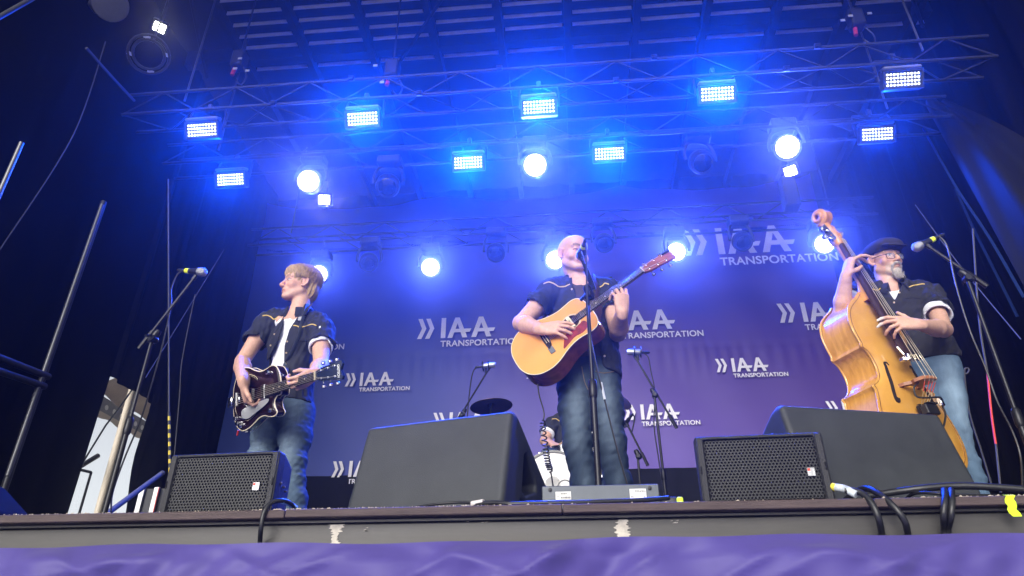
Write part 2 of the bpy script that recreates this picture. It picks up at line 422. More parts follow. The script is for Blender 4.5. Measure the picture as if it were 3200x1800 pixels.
for x in beams:
    if XL - .3 < x < XR + .3:
        MB().box((x, 3.9, RZ - .05), (.09, 9.0, .16)).build('roof_beam', m_roof, RF, smooth=False)
for k in range(3):
    MB().box((-.2, .2 + k * 4.3, RZ + .1), (12.2, .12, .28)).build('roof_girder', m_roof, RF, smooth=False)
for (a_, b_) in (((-.4, 2.2), (-2.3, 4.6)), ((3.4, 2.2), (5.0, 4.6)), ((-4.4, 2.2), (-5.2, 4.6))):
    MB().tube([(a_[0], a_[1], RZ - .16), (b_[0], b_[1], RZ - .16)], .025, 6).build('roof_brace', m_roof, RF)
MB().box((-.2, -.85, RZ + .0), (12.6, .12, .75)).build('roof_front_edge', m_roof, RF, smooth=False)
# ---- lighting trusses
m_alu = mat('truss_aluminium', (.020, .020, .024), .6, metal=.2, var=.15, vscale=9)
def truss(label, Y, z, x0, x1, sq=.30, nb=None):
    t = thing('lighting_truss', label, 'truss', ((x0 + x1) / 2, Y + sq / 2, z), 'lighting trusses under the roof')
    for dy in (0, sq):
        for dz in (0, sq):
            MB().tube([(x0, Y + dy, z + dz), (x1, Y + dy, z + dz)], .019, 8).build('chord', m_alu, t)
    nb = int((x1 - x0) / .42)
    for i in range(nb):
        a_ = x0 + (x1 - x0) * i / nb; b_ = x0 + (x1 - x0) * (i + 1) / nb; up = i % 2
        MB().tube([(a_, Y, z + sq * up), (b_, Y, z + sq * (1 - up))], .0095, 5).build('brace', m_alu, t)
        if Y < 3.5: MB().tube([(a_, Y + sq * up, z), (b_, Y + sq * (1 - up), z)], .0095, 5).build('brace', m_alu, t)
        if i % 2: MB().tube([(a_, Y + sq, z + sq * up), (b_, Y + sq, z + sq * (1 - up))], .0095, 5).build('brace', m_alu, t)
    for i in range(1, 4):
        x = x0 + (x1 - x0) * i / 4
        MB().box((x, Y + sq / 2, z + sq / 2), (.05, sq + .07, sq + .07)).build('splice_frame', mat('splice', (.06, .06, .07), .5), t, smooth=False) if False else None
    for x in (x0 + .6, x1 - .6):
        MB().tube([(x, Y + sq / 2, z + sq), (x, Y + sq / 2, RZ + .1)], .012, 6).build('hoist_chain', mat('chain', (.1, .1, .1), .5, metal=.6), t)
    return t
truss('front lighting truss, nearest under the slats, five light panels hang from it', 3.10, 5.10, -5.0, 4.55)
truss('middle lighting truss carrying four light panels and three round wash lights', 3.98, 5.10, -5.0, 4.5)
truss('rear lighting truss close to the backdrop, carrying the low row of round lights', 6.40, 5.42, -5.0, 4.6)
# ================================================================== LIGHT FIXTURES
m_case = mat('fixture_case', (.03, .03, .034), .45, var=.15, bump=.05)
m_caseg = mat('fixture_hood', (.20, .20, .22), .4, var=.15)
m_led = mat('led_cold', (1, 1, 1), var=0, emit=(.86, .93, 1.0), estr=2.6)
m_ledw = mat('led_wash', (1, 1, 1), var=0, emit=(.85, .90, 1.0), estr=2.2)
m_warm = mat('lamp_warm', (1, 1, 1), var=0, emit=(1.0, .97, .82), estr=18.0)
m_lens = mat('dark_lens', (.01, .012, .02), .06, spec=.8, var=0)
def lamp(name, kind, loc, aim, col, energy, parent, size=100, blend=1.0, radius=.012):
    ld = bpy.data.lights.new(name, kind); ld.color = col; ld.energy = energy * LK
    if kind == 'SPOT': ld.spot_size = math.radians(size); ld.spot_blend = blend
    ld.shadow_soft_size = radius
    o = bpy.data.objects.new(name, ld); COL.objects.link(o)
    o.parent = parent; o.location = tuple(A(*loc) - ORG[parent.name])
    o.rotation_euler = (-Vector(tuple(aim))).to_track_quat('Z', 'Y').to_euler(); return o
BLUE = (.0, .062, 1.0); WASH = (.055, .105, 1.0)
# one 10 x 4 panel: LED disc mesh shared by all
def disc_mesh(name, r, d, n=10):
    b = MB(); b.lathe((0, 0, 0), d, [(r, -.004), (r, 0), (r * .7, r * .35)], n, capends=True); return b.mesh(name, A(0, 0, 0))
def panel(px, py, Y, label, E):
    c = P(px, py, Y)
    n = nrm(A(-.02, -.86, -.5))                       # faces the audience, tipped down
    rx = A(1, 0, 0); rx = nrm(rx - n * (rx @ n)); ry = np.cross(n, rx); ry = -ry if ry[2] < 0 else ry
    M = np.stack([rx, ry, n], 1)
    t = thing('led_panel_light', label, 'stage light', c, 'rectangular light panels on the trusses')
    MB().box(c - n * .05, (.40, .205, .09), M, bev=.012).build('housing', m_case, t, angle=30)
    b = MB()
    for s_ in (-1, 1): b.box(c + ry * s_ * .096 + n * .004, (.40, .014, .03), M)
    for s_ in (-1, 1): b.box(c + rx * s_ * .193 + n * .004, (.014, .178, .03), M)
    b.build('bezel', m_case, t, smooth=False)
    MB().box(c + ry * .128 - n * .05, (.385, .035, .12), M, bev=.012).build('hood', m_caseg, t, angle=30)
    b = MB(); q = c - n * .05
    top = q + A(0, 0, .30)
    b.tube([q - rx * .215, q - rx * .215 + A(0, 0, .24), top - rx * .2, top + rx * .2, q + rx * .215 + A(0, 0, .24), q + rx * .215], .011, 6)
    b.build('yoke', m_case, t)
    MB().box(top + A(0, 0, .04), (.05, .06, .09), bev=.01).build('clamp', m_case, t)
    me = disc_mesh('led', .0108, n, 8); me.materials.append(m_led)
    for i in range(10):
        for j in range(4):
            put('led', me, None, c + rx * (i - 4.5) * .0345 + ry * (j - 1.5) * .0375 + n * .004, t)
    lamp('panel_lamp', 'SPOT', c + n * .05, nrm(n + A(0, -.1, -.2)), BLUE, E * 1.45, t, 112, .9)
for px, py, lb, E in ((631, 406, 'leftmost light panel on the front truss', 110), (1133, 371, 'second light panel from the left on the front truss', 460),
                   (1684, 334, 'middle light panel on the front truss', 560), (2242, 293, 'second light panel from the right on the front truss', 480),
                   (2822, 248, 'rightmost and highest light panel, on the front truss', 30)):
    panel(px, py, 3.18, 'rectangular white lit ' + lb, E)
for px, py, lb, E in ((720, 561, 'leftmost light panel on the middle truss', 150), (1463, 508, 'light panel on the middle truss, left of the central round light', 560),
                   (1904, 480, 'light panel on the middle truss, right of the central round light', 560), (2742, 419, 'rightmost light panel on the middle truss', 80)):
    panel(px, py, 4.08, 'rectangular white lit ' + lb, E)

def wash(px, py, Y, zt, aim, label, lit=True, E=300, R=.135, leds=True, group='round moving head wash lights', beam=None):
    c = P(px, py, Y); n = nrm(aim)
    t = thing('wash_light', label, 'stage light', c, group)
    MB().lathe(c - n * .02, -n, [(R + .012, -.012), (R + .022, .03), (R + .02, .10), (R * .8, .19), (R * .35, .24)], 24).build('head', m_case, t)
    s = nrm(np.cross(n, A(0, 0, 1))); top = c - n * .1 + A(0, 0, .27)
    b = MB(); k = R + .05
    b.tube(spline([c - n * .1 - s * k, c - n * .1 - s * k + A(0, 0, .13), top - s * k * .6, top + s * k * .6, c - n * .1 + s * k + A(0, 0, .13), c - n * .1 + s * k], 4), .022, 8)
    b.build('yoke', m_case, t)
    MB().box(top + A(0, 0, .06), (.30, .22, .12), bev=.02).build('base', m_case, t, angle=30)
    zz = max(zt, top[2] + .14)
    MB().tube([top + A(0, 0, .1), (top[0], top[1], zz)], .02, 8).build('clamp_pole', m_case, t)
    if lit:
        MB().lathe(c - n * .012, n, [(R, 0), (R, .006)], 24).build('lens_plate', mat('wash_plate', (.5, .5, .55), .4, var=0, emit=(.5, .6, 1), estr=.35), t)
        if leds:
            a_, b_, _ = frame_of(n); me = disc_mesh('led', .0165, n, 8); me.materials.append(m_ledw)
            for ring, cnt in ((0, 1), (.042, 6), (.082, 12), (.118, 18)):
                for i in range(cnt):
                    th = 6.2832 * i / cnt + ring * 9
                    put('led', me, None, c + a_ * math.cos(th) * ring + b_ * math.sin(th) * ring - n * .004, t)
        lamp('wash_lamp', 'SPOT', c + n * .04, beam if beam is not None else n, WASH, E * 2.0, t, 84, 1.0)
    else:
        MB().lathe(c - n * .012, n, [(R * .9, 0), (R * .7, .02), (R * .3, .035)], 24).build('lens', m_lens, t)
    return t
def to_cam(px, py, Y, dx=0, dz=0): q = CAM - P(px, py, Y); return nrm(q) + A(dx, 0, dz)
U = ((963, 566, 'round white lit wash light at the upper left, its many lamps showing', 240), (1672, 516, 'round wash light in the centre, under the middle light panel', 420),
     (2461, 459, 'round white lit wash light at the upper right', 300))
wash(963, 566, 4.08, 5.1, to_cam(963, 566, 4.08, -.28, .12), U[0][2], E=260, beam=to_cam(963, 566, 4.08, -.05, .45))
wash(1672, 516, 4.08, 5.1, to_cam(1672, 516, 4.08, 0, .06), U[1][2], E=420, beam=to_cam(1672, 516, 4.08, 0, .45))
wash(2461, 459, 4.08, 5.1, to_cam(2461, 459, 4.08, .05, .15), U[2][2], E=300, beam=to_cam(2461, 459, 4.08, 0, .45))
for px, py, lb, E, dx in ((995, 857, 'low round light half hidden behind the blond guitarist', 260, -.1), (1345, 835, 'low round light left of the singer, above the large printed logo', 330, 0),
                      (1735, 812, 'low round light just left of the bald singer head', 420, 0), (2113, 787, 'low round light behind the acoustic guitar headstock', 420, -.02),
                      (2577, 762, 'low round light behind the double bass scroll', 360, .12)):
    wash(px, py, 6.3, 5.42, to_cam(px, py, 6.3, dx, .08), lb, E=E, beam=to_cam(px, py, 6.3, 0, .35))
for px, py, Y, lb in ((1210, 585, 4.08, 'unlit dark moving head light between the upper left and central round lights'), (2197, 510, 4.08, 'unlit dark moving head light right of the centre, lens tipped down'),
                      (2325, 760, 6.3, 'unlit dark moving head light in front of the big upper right logo'), (1550, 795, 6.3, 'unlit dark moving head light low, left of the singer'),
                      (1890, 765, 6.3, 'unlit dark moving head light low, between singer and headstock'), (1150, 825, 6.3, 'unlit dark moving head light low, right of the blond guitarist')):
    wash(px, py, Y, 5.1 if Y < 5 else 5.42, A(.1, -.6, -.8), lb, lit=False, R=.125, group='unlit moving head lights')
def flood(px, py, Y, label, E, aim, col=(1, .95, .8), R=.07):
    c = P(px, py, Y); n = nrm(aim); t = thing('flood_light', label, 'stage light', c)
    a_, b_, _ = frame_of(n); M = np.stack([a_, b_, n], 1)
    MB().box(c - n * .05, (R * 2.6, R * 2.2, .09), M, bev=.01).build('housing', m_case, t, angle=30)
    MB().box(c + n * .002, (R * 1.8, R * 1.5, .012), M, bev=.004).build('lens', m_warm, t)
    MB().tube([c - n * .07, c - n * .07 + A(0, 0, .35)], .015, 6).build('bracket', m_case, t)
    lamp('flood_lamp', 'SPOT', c + n * .04, n, col, E, t, 110, .9)
flood(498, 86, 3.0, 'small warm white flood light glowing at the upper left corner', 8, A(.35, -.4, -.85))
flood(1013, 624, 4.3, 'small warm white spotlight just below the upper left round light', 9, A(.1, -.8, -.55))
flood(2470, 535, 4.3, 'small white spotlight on a dark post below the upper right round light', 4, A(-.35, -.6, -.65))
MB().box(P(2474, 590, 4.32), (.16, .14, .34), bev=.01)
o = MB().box(P(2466, 606, 4.36), (.17, .16, .42), bev=.012).build('dimmer_box', mat('dimmer_dark', (.006, .006, .008), .8, spec=.1), angle=30); tag(o, 'dark upright box hanging under the small spotlight at the upper right', 'box')
# ---- haze: the smoky air of the stage, one even box around everything
# ================================================================== SCULPTING TOOL: distance field -> mesh
class Field:
    def __init__(s, lo, hi, h):
        s.h = h; s.lo = np.array(lo, float) - 2 * h
        s.n = np.ceil((np.array(hi, float) + 2 * h - s.lo) / h).astype(int) + 1
        s.ax = [(s.lo[i] + h * np.arange(s.n[i])).astype(np.float32) for i in range(3)]
        s.V = np.full(s.n, .5, np.float32)
    def win(s, lo, hi):
        a = np.clip(np.floor((np.array(lo) - s.lo) / s.h).astype(int), 0, s.n); b = np.clip(np.ceil((np.array(hi) - s.lo) / s.h).astype(int) + 1, 0, s.n)
        sl = tuple(slice(a[i], b[i]) for i in range(3))
        X = s.ax[0][sl[0]][:, None, None]; Y = s.ax[1][sl[1]][None, :, None]; Z = s.ax[2][sl[2]][None, None, :]
        return sl, X, Y, Z
    def op(s, d, sl, k, mode):
        v = s.V[sl]
        if v.size == 0: return
        if mode == 'sub': d = -d
        if k <= 0:
            r = np.minimum(v, d) if mode == 'add' else np.maximum(v, d)
        else:
            hh = np.maximum(k - np.abs(v - d), 0) / k
            r = (np.minimum(v, d) - hh * hh * k * .25) if mode == 'add' else (np.maximum(v, d) + hh * hh * k * .25)
        s.V[sl] = r
    def cone(s, a, b, ra, rb, k=.01, mode='add', flat=None, cut=False):
        """tapered capsule; flat=(direction, factor) squashes across one direction; cut=True: flat ends"""
        a, b = np.asarray(a, float), np.asarray(b, float); R = max(ra, rb) + k + 4 * s.h
        sl, X, Y, Z = s.win(np.minimum(a, b) - R, np.maximum(a, b) + R)
        ba = b - a; L2 = ba @ ba + 1e-12
        px, py, pz = X - a[0], Y - a[1], Z - a[2]
        traw = (px * ba[0] + py * ba[1] + pz * ba[2]) / L2
        t = np.clip(traw, 0, 1)
        qx, qy, qz = px - t * ba[0], py - t * ba[1], pz - t * ba[2]
        if flat is not None:
            f, fac = nrm(flat[0]), flat[1]; dt = (qx * f[0] + qy * f[1] + qz * f[2]) * (fac - 1)
            qx, qy, qz = qx + dt * f[0], qy + dt * f[1], qz + dt * f[2]
        d = np.sqrt(qx * qx + qy * qy + qz * qz) - (ra + (rb - ra) * t)
        if cut:
            L = math.sqrt(L2); d = np.maximum(d, np.maximum(-traw, traw - 1) * L)
        s.op(d.astype(np.float32), sl, k, mode); return s
    def chain(s, pts, rs, k=.01, flat=None, mode='add'):
        for i in range(len(pts) - 1): s.cone(pts[i], pts[i + 1], rs[i], rs[i + 1], k, mode, flat)
        return s
    def ell(s, c, r, M=None, k=.01, mode='add'):
        c = np.asarray(c, float); r = np.asarray(r, float); R = r.max() + k + 4 * s.h
        sl, X, Y, Z = s.win(c - R, c + R); px, py, pz = X - c[0], Y - c[1], Z - c[2]
        if M is None: M = np.eye(3)
        q = [(px * M[0, i] + py * M[1, i] + pz * M[2, i]) for i in range(3)]
        k0 = np.sqrt((q[0] / r[0]) ** 2 + (q[1] / r[1]) ** 2 + (q[2] / r[2]) ** 2)
        k1 = np.sqrt((q[0] / r[0] ** 2) ** 2 + (q[1] / r[1] ** 2) ** 2 + (q[2] / r[2] ** 2) ** 2) + 1e-9
        s.op((k0 * (k0 - 1) / k1).astype(np.float32), sl, k, mode); return s
    def box(s, c, size, M=None, r=.01, k=0, mode='add'):
        c = np.asarray(c, float); hs_ = np.asarray(size, float) / 2; R = np.linalg.norm(hs_) + k + 4 * s.h
        sl, X, Y, Z = s.win(c - R, c + R); px, py, pz = X - c[0], Y - c[1], Z - c[2]
        if M is None: M = np.eye(3)
        q = [np.abs(px * M[0, i] + py * M[1, i] + pz * M[2, i]) - hs_[i] + r for i in range(3)]
        d = np.sqrt(np.maximum(q[0], 0) ** 2 + np.maximum(q[1], 0) ** 2 + np.maximum(q[2], 0) ** 2) + np.minimum(np.maximum(q[0], np.maximum(q[1], q[2])), 0) - r
        s.op(d.astype(np.float32), sl, k, mode); return s
    def poly(s, pts, O, ex, ey, ez, z0, z1, r=.01, k=0, mode='add'):
        """2D outline in (ex,ey) extruded along ez from z0 to z1, edges rounded by r"""
        O = np.asarray(O, float); pts = np.asarray(pts, float)
        C = np.array([O + ex * x + ey * y + ez * z for x, y in pts for z in (z0, z1)]); R = k + 4 * s.h
        sl, X, Y, Z = s.win(C.min(0) - R, C.max(0) + R); px, py, pz = X - O[0], Y - O[1], Z - O[2]
        u = px * ex[0] + py * ex[1] + pz * ex[2]; v = px * ey[0] + py * ey[1] + pz * ey[2]; w_ = px * ez[0] + py * ez[1] + pz * ez[2]
        d2 = np.full(np.broadcast(u, v).shape, 1e9, np.float32); sg = np.ones_like(d2); n = len(pts)
        for i in range(n):
            a, b = pts[i], pts[i - 1]; e = b - a; wx, wy = u - a[0], v - a[1]
            t = np.clip((wx * e[0] + wy * e[1]) / (e @ e + 1e-12), 0, 1)
            bx, by = wx - e[0] * t, wy - e[1] * t; d2 = np.minimum(d2, bx * bx + by * by)
            c1 = v >= a[1]; c2 = v < b[1]; c3 = e[0] * wy > e[1] * wx
            sg = np.where((c1 & c2 & c3) | (~c1 & ~c2 & ~c3), -sg, sg)
        d = sg * np.sqrt(d2) + r; zc = (z0 + z1) / 2; dz = np.abs(w_ - zc) - abs(z1 - z0) / 2 + r
        dd = np.sqrt(np.maximum(d, 0) ** 2 + np.maximum(dz, 0) ** 2) + np.minimum(np.maximum(d, dz), 0) - r
        s.op(dd.astype(np.float32), sl, k, mode); return s
    def plane(s, c, n, k=0):
        """remove the half space on the +n side"""
        n = nrm(n); c = np.asarray(c, float)
        sl, X, Y, Z = s.win(s.lo, s.lo + s.h * s.n)
        d = ((X - c[0]) * n[0] + (Y - c[1]) * n[1] + (Z - c[2]) * n[2]).astype(np.float32)
        s.op(-d, sl, k, 'sub'); return s
    def warp(s, fn):
        """add fn(X,Y,Z) to the distance near the surface (folds, creases)"""
        sl, X, Y, Z = s.win(s.lo, s.lo + s.h * s.n)
        s.V += fn(X, Y, Z).astype(np.float32); return s
    def mesh(s, name, org, color=None, smooth=1, largest=False):
        V = s.V; neg = V < 0; h = s.h
        cnt = np.zeros(np.array(V.shape) - 1, np.uint8)
        for dx in (0, 1):
            for dy in (0, 1):
                for dz in (0, 1): cnt += neg[dx:dx + cnt.shape[0], dy:dy + cnt.shape[1], dz:dz + cnt.shape[2]]
        act = (cnt > 0) & (cnt < 8); I = np.argwhere(act); N = len(I)
        idx = np.full(cnt.shape, -1, np.int32); idx[act] = np.arange(N)
        acc = np.zeros((N, 3)); num = np.zeros(N)
        cor = [(a, b, c) for a in (0, 1) for b in (0, 1) for c in (0, 1)]
        val = {c: V[I[:, 0] + c[0], I[:, 1] + c[1], I[:, 2] + c[2]] for c in cor}
        for c in cor:
            for ax in range(3):
                if c[ax] == 0:
                    d = list(c); d[ax] = 1; a, b = val[c], val[tuple(d)]; m = (a < 0) != (b < 0)
                    t = np.where(m, a / np.where(m, a - b, 1), 0)
                    p = np.tile(np.array(c, float), (N, 1)); p[:, ax] += t; acc[m] += p[m]; num[m] += 1
        P_ = s.lo + h * (I + acc / np.maximum(num, 1)[:, None])
        Q = []
        for ax in range(3):
            a, b = (ax + 1) % 3, (ax + 2) % 3
            n0 = np.take(neg, range(0, neg.shape[ax] - 1), ax); n1 = np.take(neg, range(1, neg.shape[ax]), ax)
            E = np.argwhere(n0 != n1)
            if len(E) == 0: continue
            E = E[(E[:, a] > 0) & (E[:, b] > 0) & (E[:, a] < neg.shape[a] - 1) & (E[:, b] < neg.shape[b] - 1)]
            flip = n0[E[:, 0], E[:, 1], E[:, 2]]
            q = []
            for da, db in ((-1, -1), (0, -1), (0, 0), (-1, 0)):
                c = E.copy(); c[:, a] += da; c[:, b] += db; q.append(idx[c[:, 0], c[:, 1], c[:, 2]])
            q = np.stack(q, 1); q[~flip] = q[~flip][:, ::-1]; Q.append(q)
        Q = np.concatenate(Q); Q = Q[(Q >= 0).all(1)]
        for _ in range(smooth):                      # light Laplacian
            S_ = np.zeros_like(P_); C_ = np.zeros(N)
            for i in range(4):
                np.add.at(S_, Q[:, i], P_[Q[:, (i + 1) % 4]]); np.add.at(C_, Q[:, i], 1)
                np.add.at(S_, Q[:, (i + 1) % 4], P_[Q[:, i]]); np.add.at(C_, Q[:, (i + 1) % 4], 1)
            P_ = .5 * P_ + .5 * S_ / np.maximum(C_, 1)[:, None]
        me = bpy.data.meshes.new(name)
        me.vertices.add(N); me.vertices.foreach_set('co', (P_ - org).astype(np.float32).ravel())
        me.loops.add(len(Q) * 4); me.loops.foreach_set('vertex_index', Q.ravel().astype(np.int32))
        me.polygons.add(len(Q)); me.polygons.foreach_set('loop_start', np.arange(0, len(Q) * 4, 4, dtype=np.int32))
        me.update(calc_edges=True); me.validate(); me.shade_smooth()
        if color is not None:
            c = color(P_); at = me.color_attributes.new('tint', 'FLOAT_COLOR', 'POINT')
            at.data.foreach_set('color', np.concatenate([c, np.ones((N, 1))], 1).astype(np.float32).ravel())
        return me
    def build(s, name, m, parent=None, origin=None, color=None, smooth=1):
        org = ORG[parent.name] if parent is not None else (A(0, 0, 0) if origin is None else A(*origin))
        return link_mesh(name, s.mesh(name, org, color, smooth), m, parent, origin)
# ================================================================== STAGE GEAR
# ---- small perforated-front speakers at the stage edge
m_cab = mat('speaker_paint', (.016, .016, .018), .55, var=.2, vscale=12, bump=.35, bscale=220)
m_gri = mat('grille_paint', (.014, .0145, .0155), .5, metal=.2, var=.15, vscale=14)
m_foam = mat('grille_foam', (.004, .004, .004), .95, var=0)
def grille_mesh(W, H, pitch, hole, name):
    """perforated sheet in local x (width), z (height), facing -y"""
    b = MB(); dx = pitch; dy = pitch * .8660; nx = int(W / dx); nz = int(H / dy)
    th = [math.radians(30 + 60 * k) for k in range(6)]; Ro = pitch / math.sqrt(3)
    for j in range(nz):
        for i in range(nx):
            cx = (i - (nx - 1) / 2 + (.25 if j % 2 else -.25)) * dx; cz = (j - (nz - 1) / 2) * dy
            v = []
            for rr, yy in ((Ro, 0), (hole, 0), (hole * .96, .003)):
                v += [(cx + rr * math.cos(t), yy, cz + rr * math.sin(t)) for t in th]
            f = []
            for q in range(6):
                q2 = (q + 1) % 6; f += [(q, q2, 6 + q2, 6 + q), (6 + q, 6 + q2, 12 + q2, 12 + q)]
            b.add(v, f)
    return b
def small_speaker(label, O, ph, W, H, dep, badge_side, holes_right):
    ex = A(math.cos(ph), math.sin(ph), 0); ey = A(-math.sin(ph), math.cos(ph), 0); ez = A(0, 0, 1); O = A(*O)
    t = thing('front_fill_speaker', label, 'speaker', O + ex * W / 2 + ey * dep / 2, 'grille fronted speakers at the stage edge')
    prof = [(0, 0), (W, 0), (W, .05), (W * .86, dep), (W * .14, dep), (0, .05)]      # plan outline
    F = Field(np.minimum(O - ex * .0, O + ex * W + ey * dep) - .1, np.maximum(O, O + ex * W + ey * dep) + A(.1, .1, H + .05), .0045)
    F.poly([(x, y) for x, y in prof], O, ex, ey, ez, .004, H, r=.008)
    F.box(O + ex * W / 2 - ey * .0 + ez * H / 2, (W - .06, .036, H - .026), np.stack([ex, ey, ez], 1), r=.002, mode='sub')
    F.build('cabinet', m_cab, t)
    g = grille_mesh(W - .062, H - .03, .0122, .0044, 'grille')
    for k in range(len(g.v)):
        v = g.v[k]; g.v[k] = O + ex * W / 2 + ez * H / 2 + v[:, :1] * ex + (v[:, 1:2] + .004) * ey + v[:, 2:] * ez
    g.build('grille', m_gri, t, smooth=False, fix=False)
    q = O + ex * W / 2 + ez * H / 2
    MB().box(q + ey * .012, (W - .06, .002, H - .026), np.stack([ex, ey, ez], 1)).build('grille_foam', m_foam, t, smooth=False)
    for s_ in (-1, 1):
        MB().box(q + ex * s_ * (W / 2 - .016) - ey * .0005, (.022, .007, H - .012), np.stack([ex, ey, ez], 1), bev=.002).build('side_rail', m_cab, t)
        MB().box(q + ex * s_ * (W / 2 - .010) - ey * .005 + ez * .0, (.005, .004, .028), np.stack([ex, ey, ez], 1), bev=.001).build('latch', m_foam, t)
    bd = MB().box(q + ex * (W * badge_side) - ez * H * .07 - ey * .001, (.027, .004, .030), np.stack([ex, ey, ez], 1), bev=.001).build('badge', mat('badge_grey', (.30, .30, .31), .35, metal=.6, var=.1), t)
    M = np.stack([ex, ey, ez], 1)
    MB().box(q + ex * (W * badge_side - .007) - ez * (H * .07 - .008) - ey * .0034, (.009, .001, .009), M).build('badge_mark', mat('badge_red', (.5, .05, .03), .5, var=0), bd, smooth=False)
    b = MB()
    for k in range(3): b.box(q + ex * (W * badge_side + (-.007 if k < 2 else .008)) - ez * (H * .07 + (.0 + .008 * k if k < 2 else .003)) - ey * .0034, (.009, .001, .004) if k < 2 else (.004, .001, .02), M)
    b.build('badge_text', mat('badge_white', (.75, .75, .75), .5, var=0), bd, smooth=False)
    if holes_right:
        for k in range(3):
            u = .03 + .035 * k; p_ = O + ex * (W - (u - .05) * .14 * W / (dep - .05) * (u > .05)) + ey * (.03 + u * 1.2 - .02) + ez * (H * .52 - .006 * k)
            MB().lathe(p_ + ex * .000, ex, [(.005, -.006), (.005, .0035), (.003, .0045)], 10).build('rigging_insert', mat('insert', (.5, .42, .33), .35, metal=.8), t)
    return t
small_speaker('black grille fronted speaker at the stage edge below the blond guitarist', (-1.56, .055, .0), -.05, .445, .235, .25, .335, True)
small_speaker('black grille fronted speaker at the stage edge in front of the right wedge monitor', (.438, .05, .0), -.05, .445, .250, .25, .36, False)
# ---- large wedge monitors
m_wed = mat('wedge_paint', (.031, .034, .037), .5, spec=.4, var=.28, vscale=5, rvar=.15, bump=.22, bscale=420)
def wedge(label, TL, TR, H, side):
    TL, TR = A(*TL), A(*TR); ex = nrm(A(TR[0] - TL[0], TR[1] - TL[1], 0)); W = np.linalg.norm((TR - TL)[:2]); ey = A(-ex[1], ex[0], 0); ez = A(0, 0, 1)
    O = A(TL[0], TL[1], 0)
    t = thing('wedge_monitor', label, 'monitor speaker', O + ex * W / 2 + ey * .1)
    prof = [(-.115, .0), (-.118, .04), (-.012, H - .012), (.018, H), (.07, H - .012), (.55, .16), (.57, .10), (.55, 0)]
    lo = np.minimum.reduce([O - ey * .15, O + ex * W - ey * .15, O + ey * .62, O + ex * W + ey * .62]) - A(.03, .03, 0)
    hi = np.maximum.reduce([O - ey * .15, O + ex * W - ey * .15, O + ey * .62, O + ex * W + ey * .62]) + A(.03, .03, H + .02)
    F = Field(lo, hi, .0062)
    F.poly(prof, O, ey, ez, ex, .0, W, r=.022)
    xs = W if side > 0 else 0
    if side > 0:
        F.poly([(.10, .125), (.14, .115), (.28, .16), (.285, .19), (.17, .30), (.13, .28)], O, ey, ez, ex, W - .10, W + .05, r=.01, k=.012, mode='sub')
        F.poly([(.07, .025), (.34, .025), (.34, .062), (.075, .092)], O, ey, ez, ex, W - .10, W + .05, r=.008, k=.012, mode='sub')
    F.build('cabinet', m_wed, t)
    # sloping grille on the musician's side
    a_, b_ = A(.065, H - .028), A(.535, .178); dirv = (b_ - a_); L = np.linalg.norm(dirv); dv = ey * dirv[0] / L + ez * dirv[1] / L; nn = nrm(np.cross(ex, dv)); nn = nn if nn[2] > 0 else -nn
    c = O + ex * W / 2 + ey * (a_[0] + b_[0]) / 2 + ez * (a_[1] + b_[1]) / 2
    MB().box(c + nn * .004, (W - .09, L * .94, .012), np.stack([ex, dv, nn], 1), bev=.003).build('front_grille', m_gri, t)
    if side < 0:
        p_ = O + ey * .075 + ez * (H * .735) + ex * .0
        MB().lathe(p_ + ex * .004, -ex, [(.019, 0), (.019, .008), (.013, .012), (.012, .008), (.004, .008)], 18).build('pole_socket', mat('socket', (.03, .03, .03), .3, metal=.4), t)
    return t
wedge('large grey wedge monitor before the bald singer, handle holes in its side', PZ(1152, 1335, .43), PZ(1606, 1280, .43), .43, 1)
wedge('large grey wedge monitor seen from behind, in front of the bassist', PZ(2430, 1262, .445), PZ(2930, 1292, .445), .445, -1)
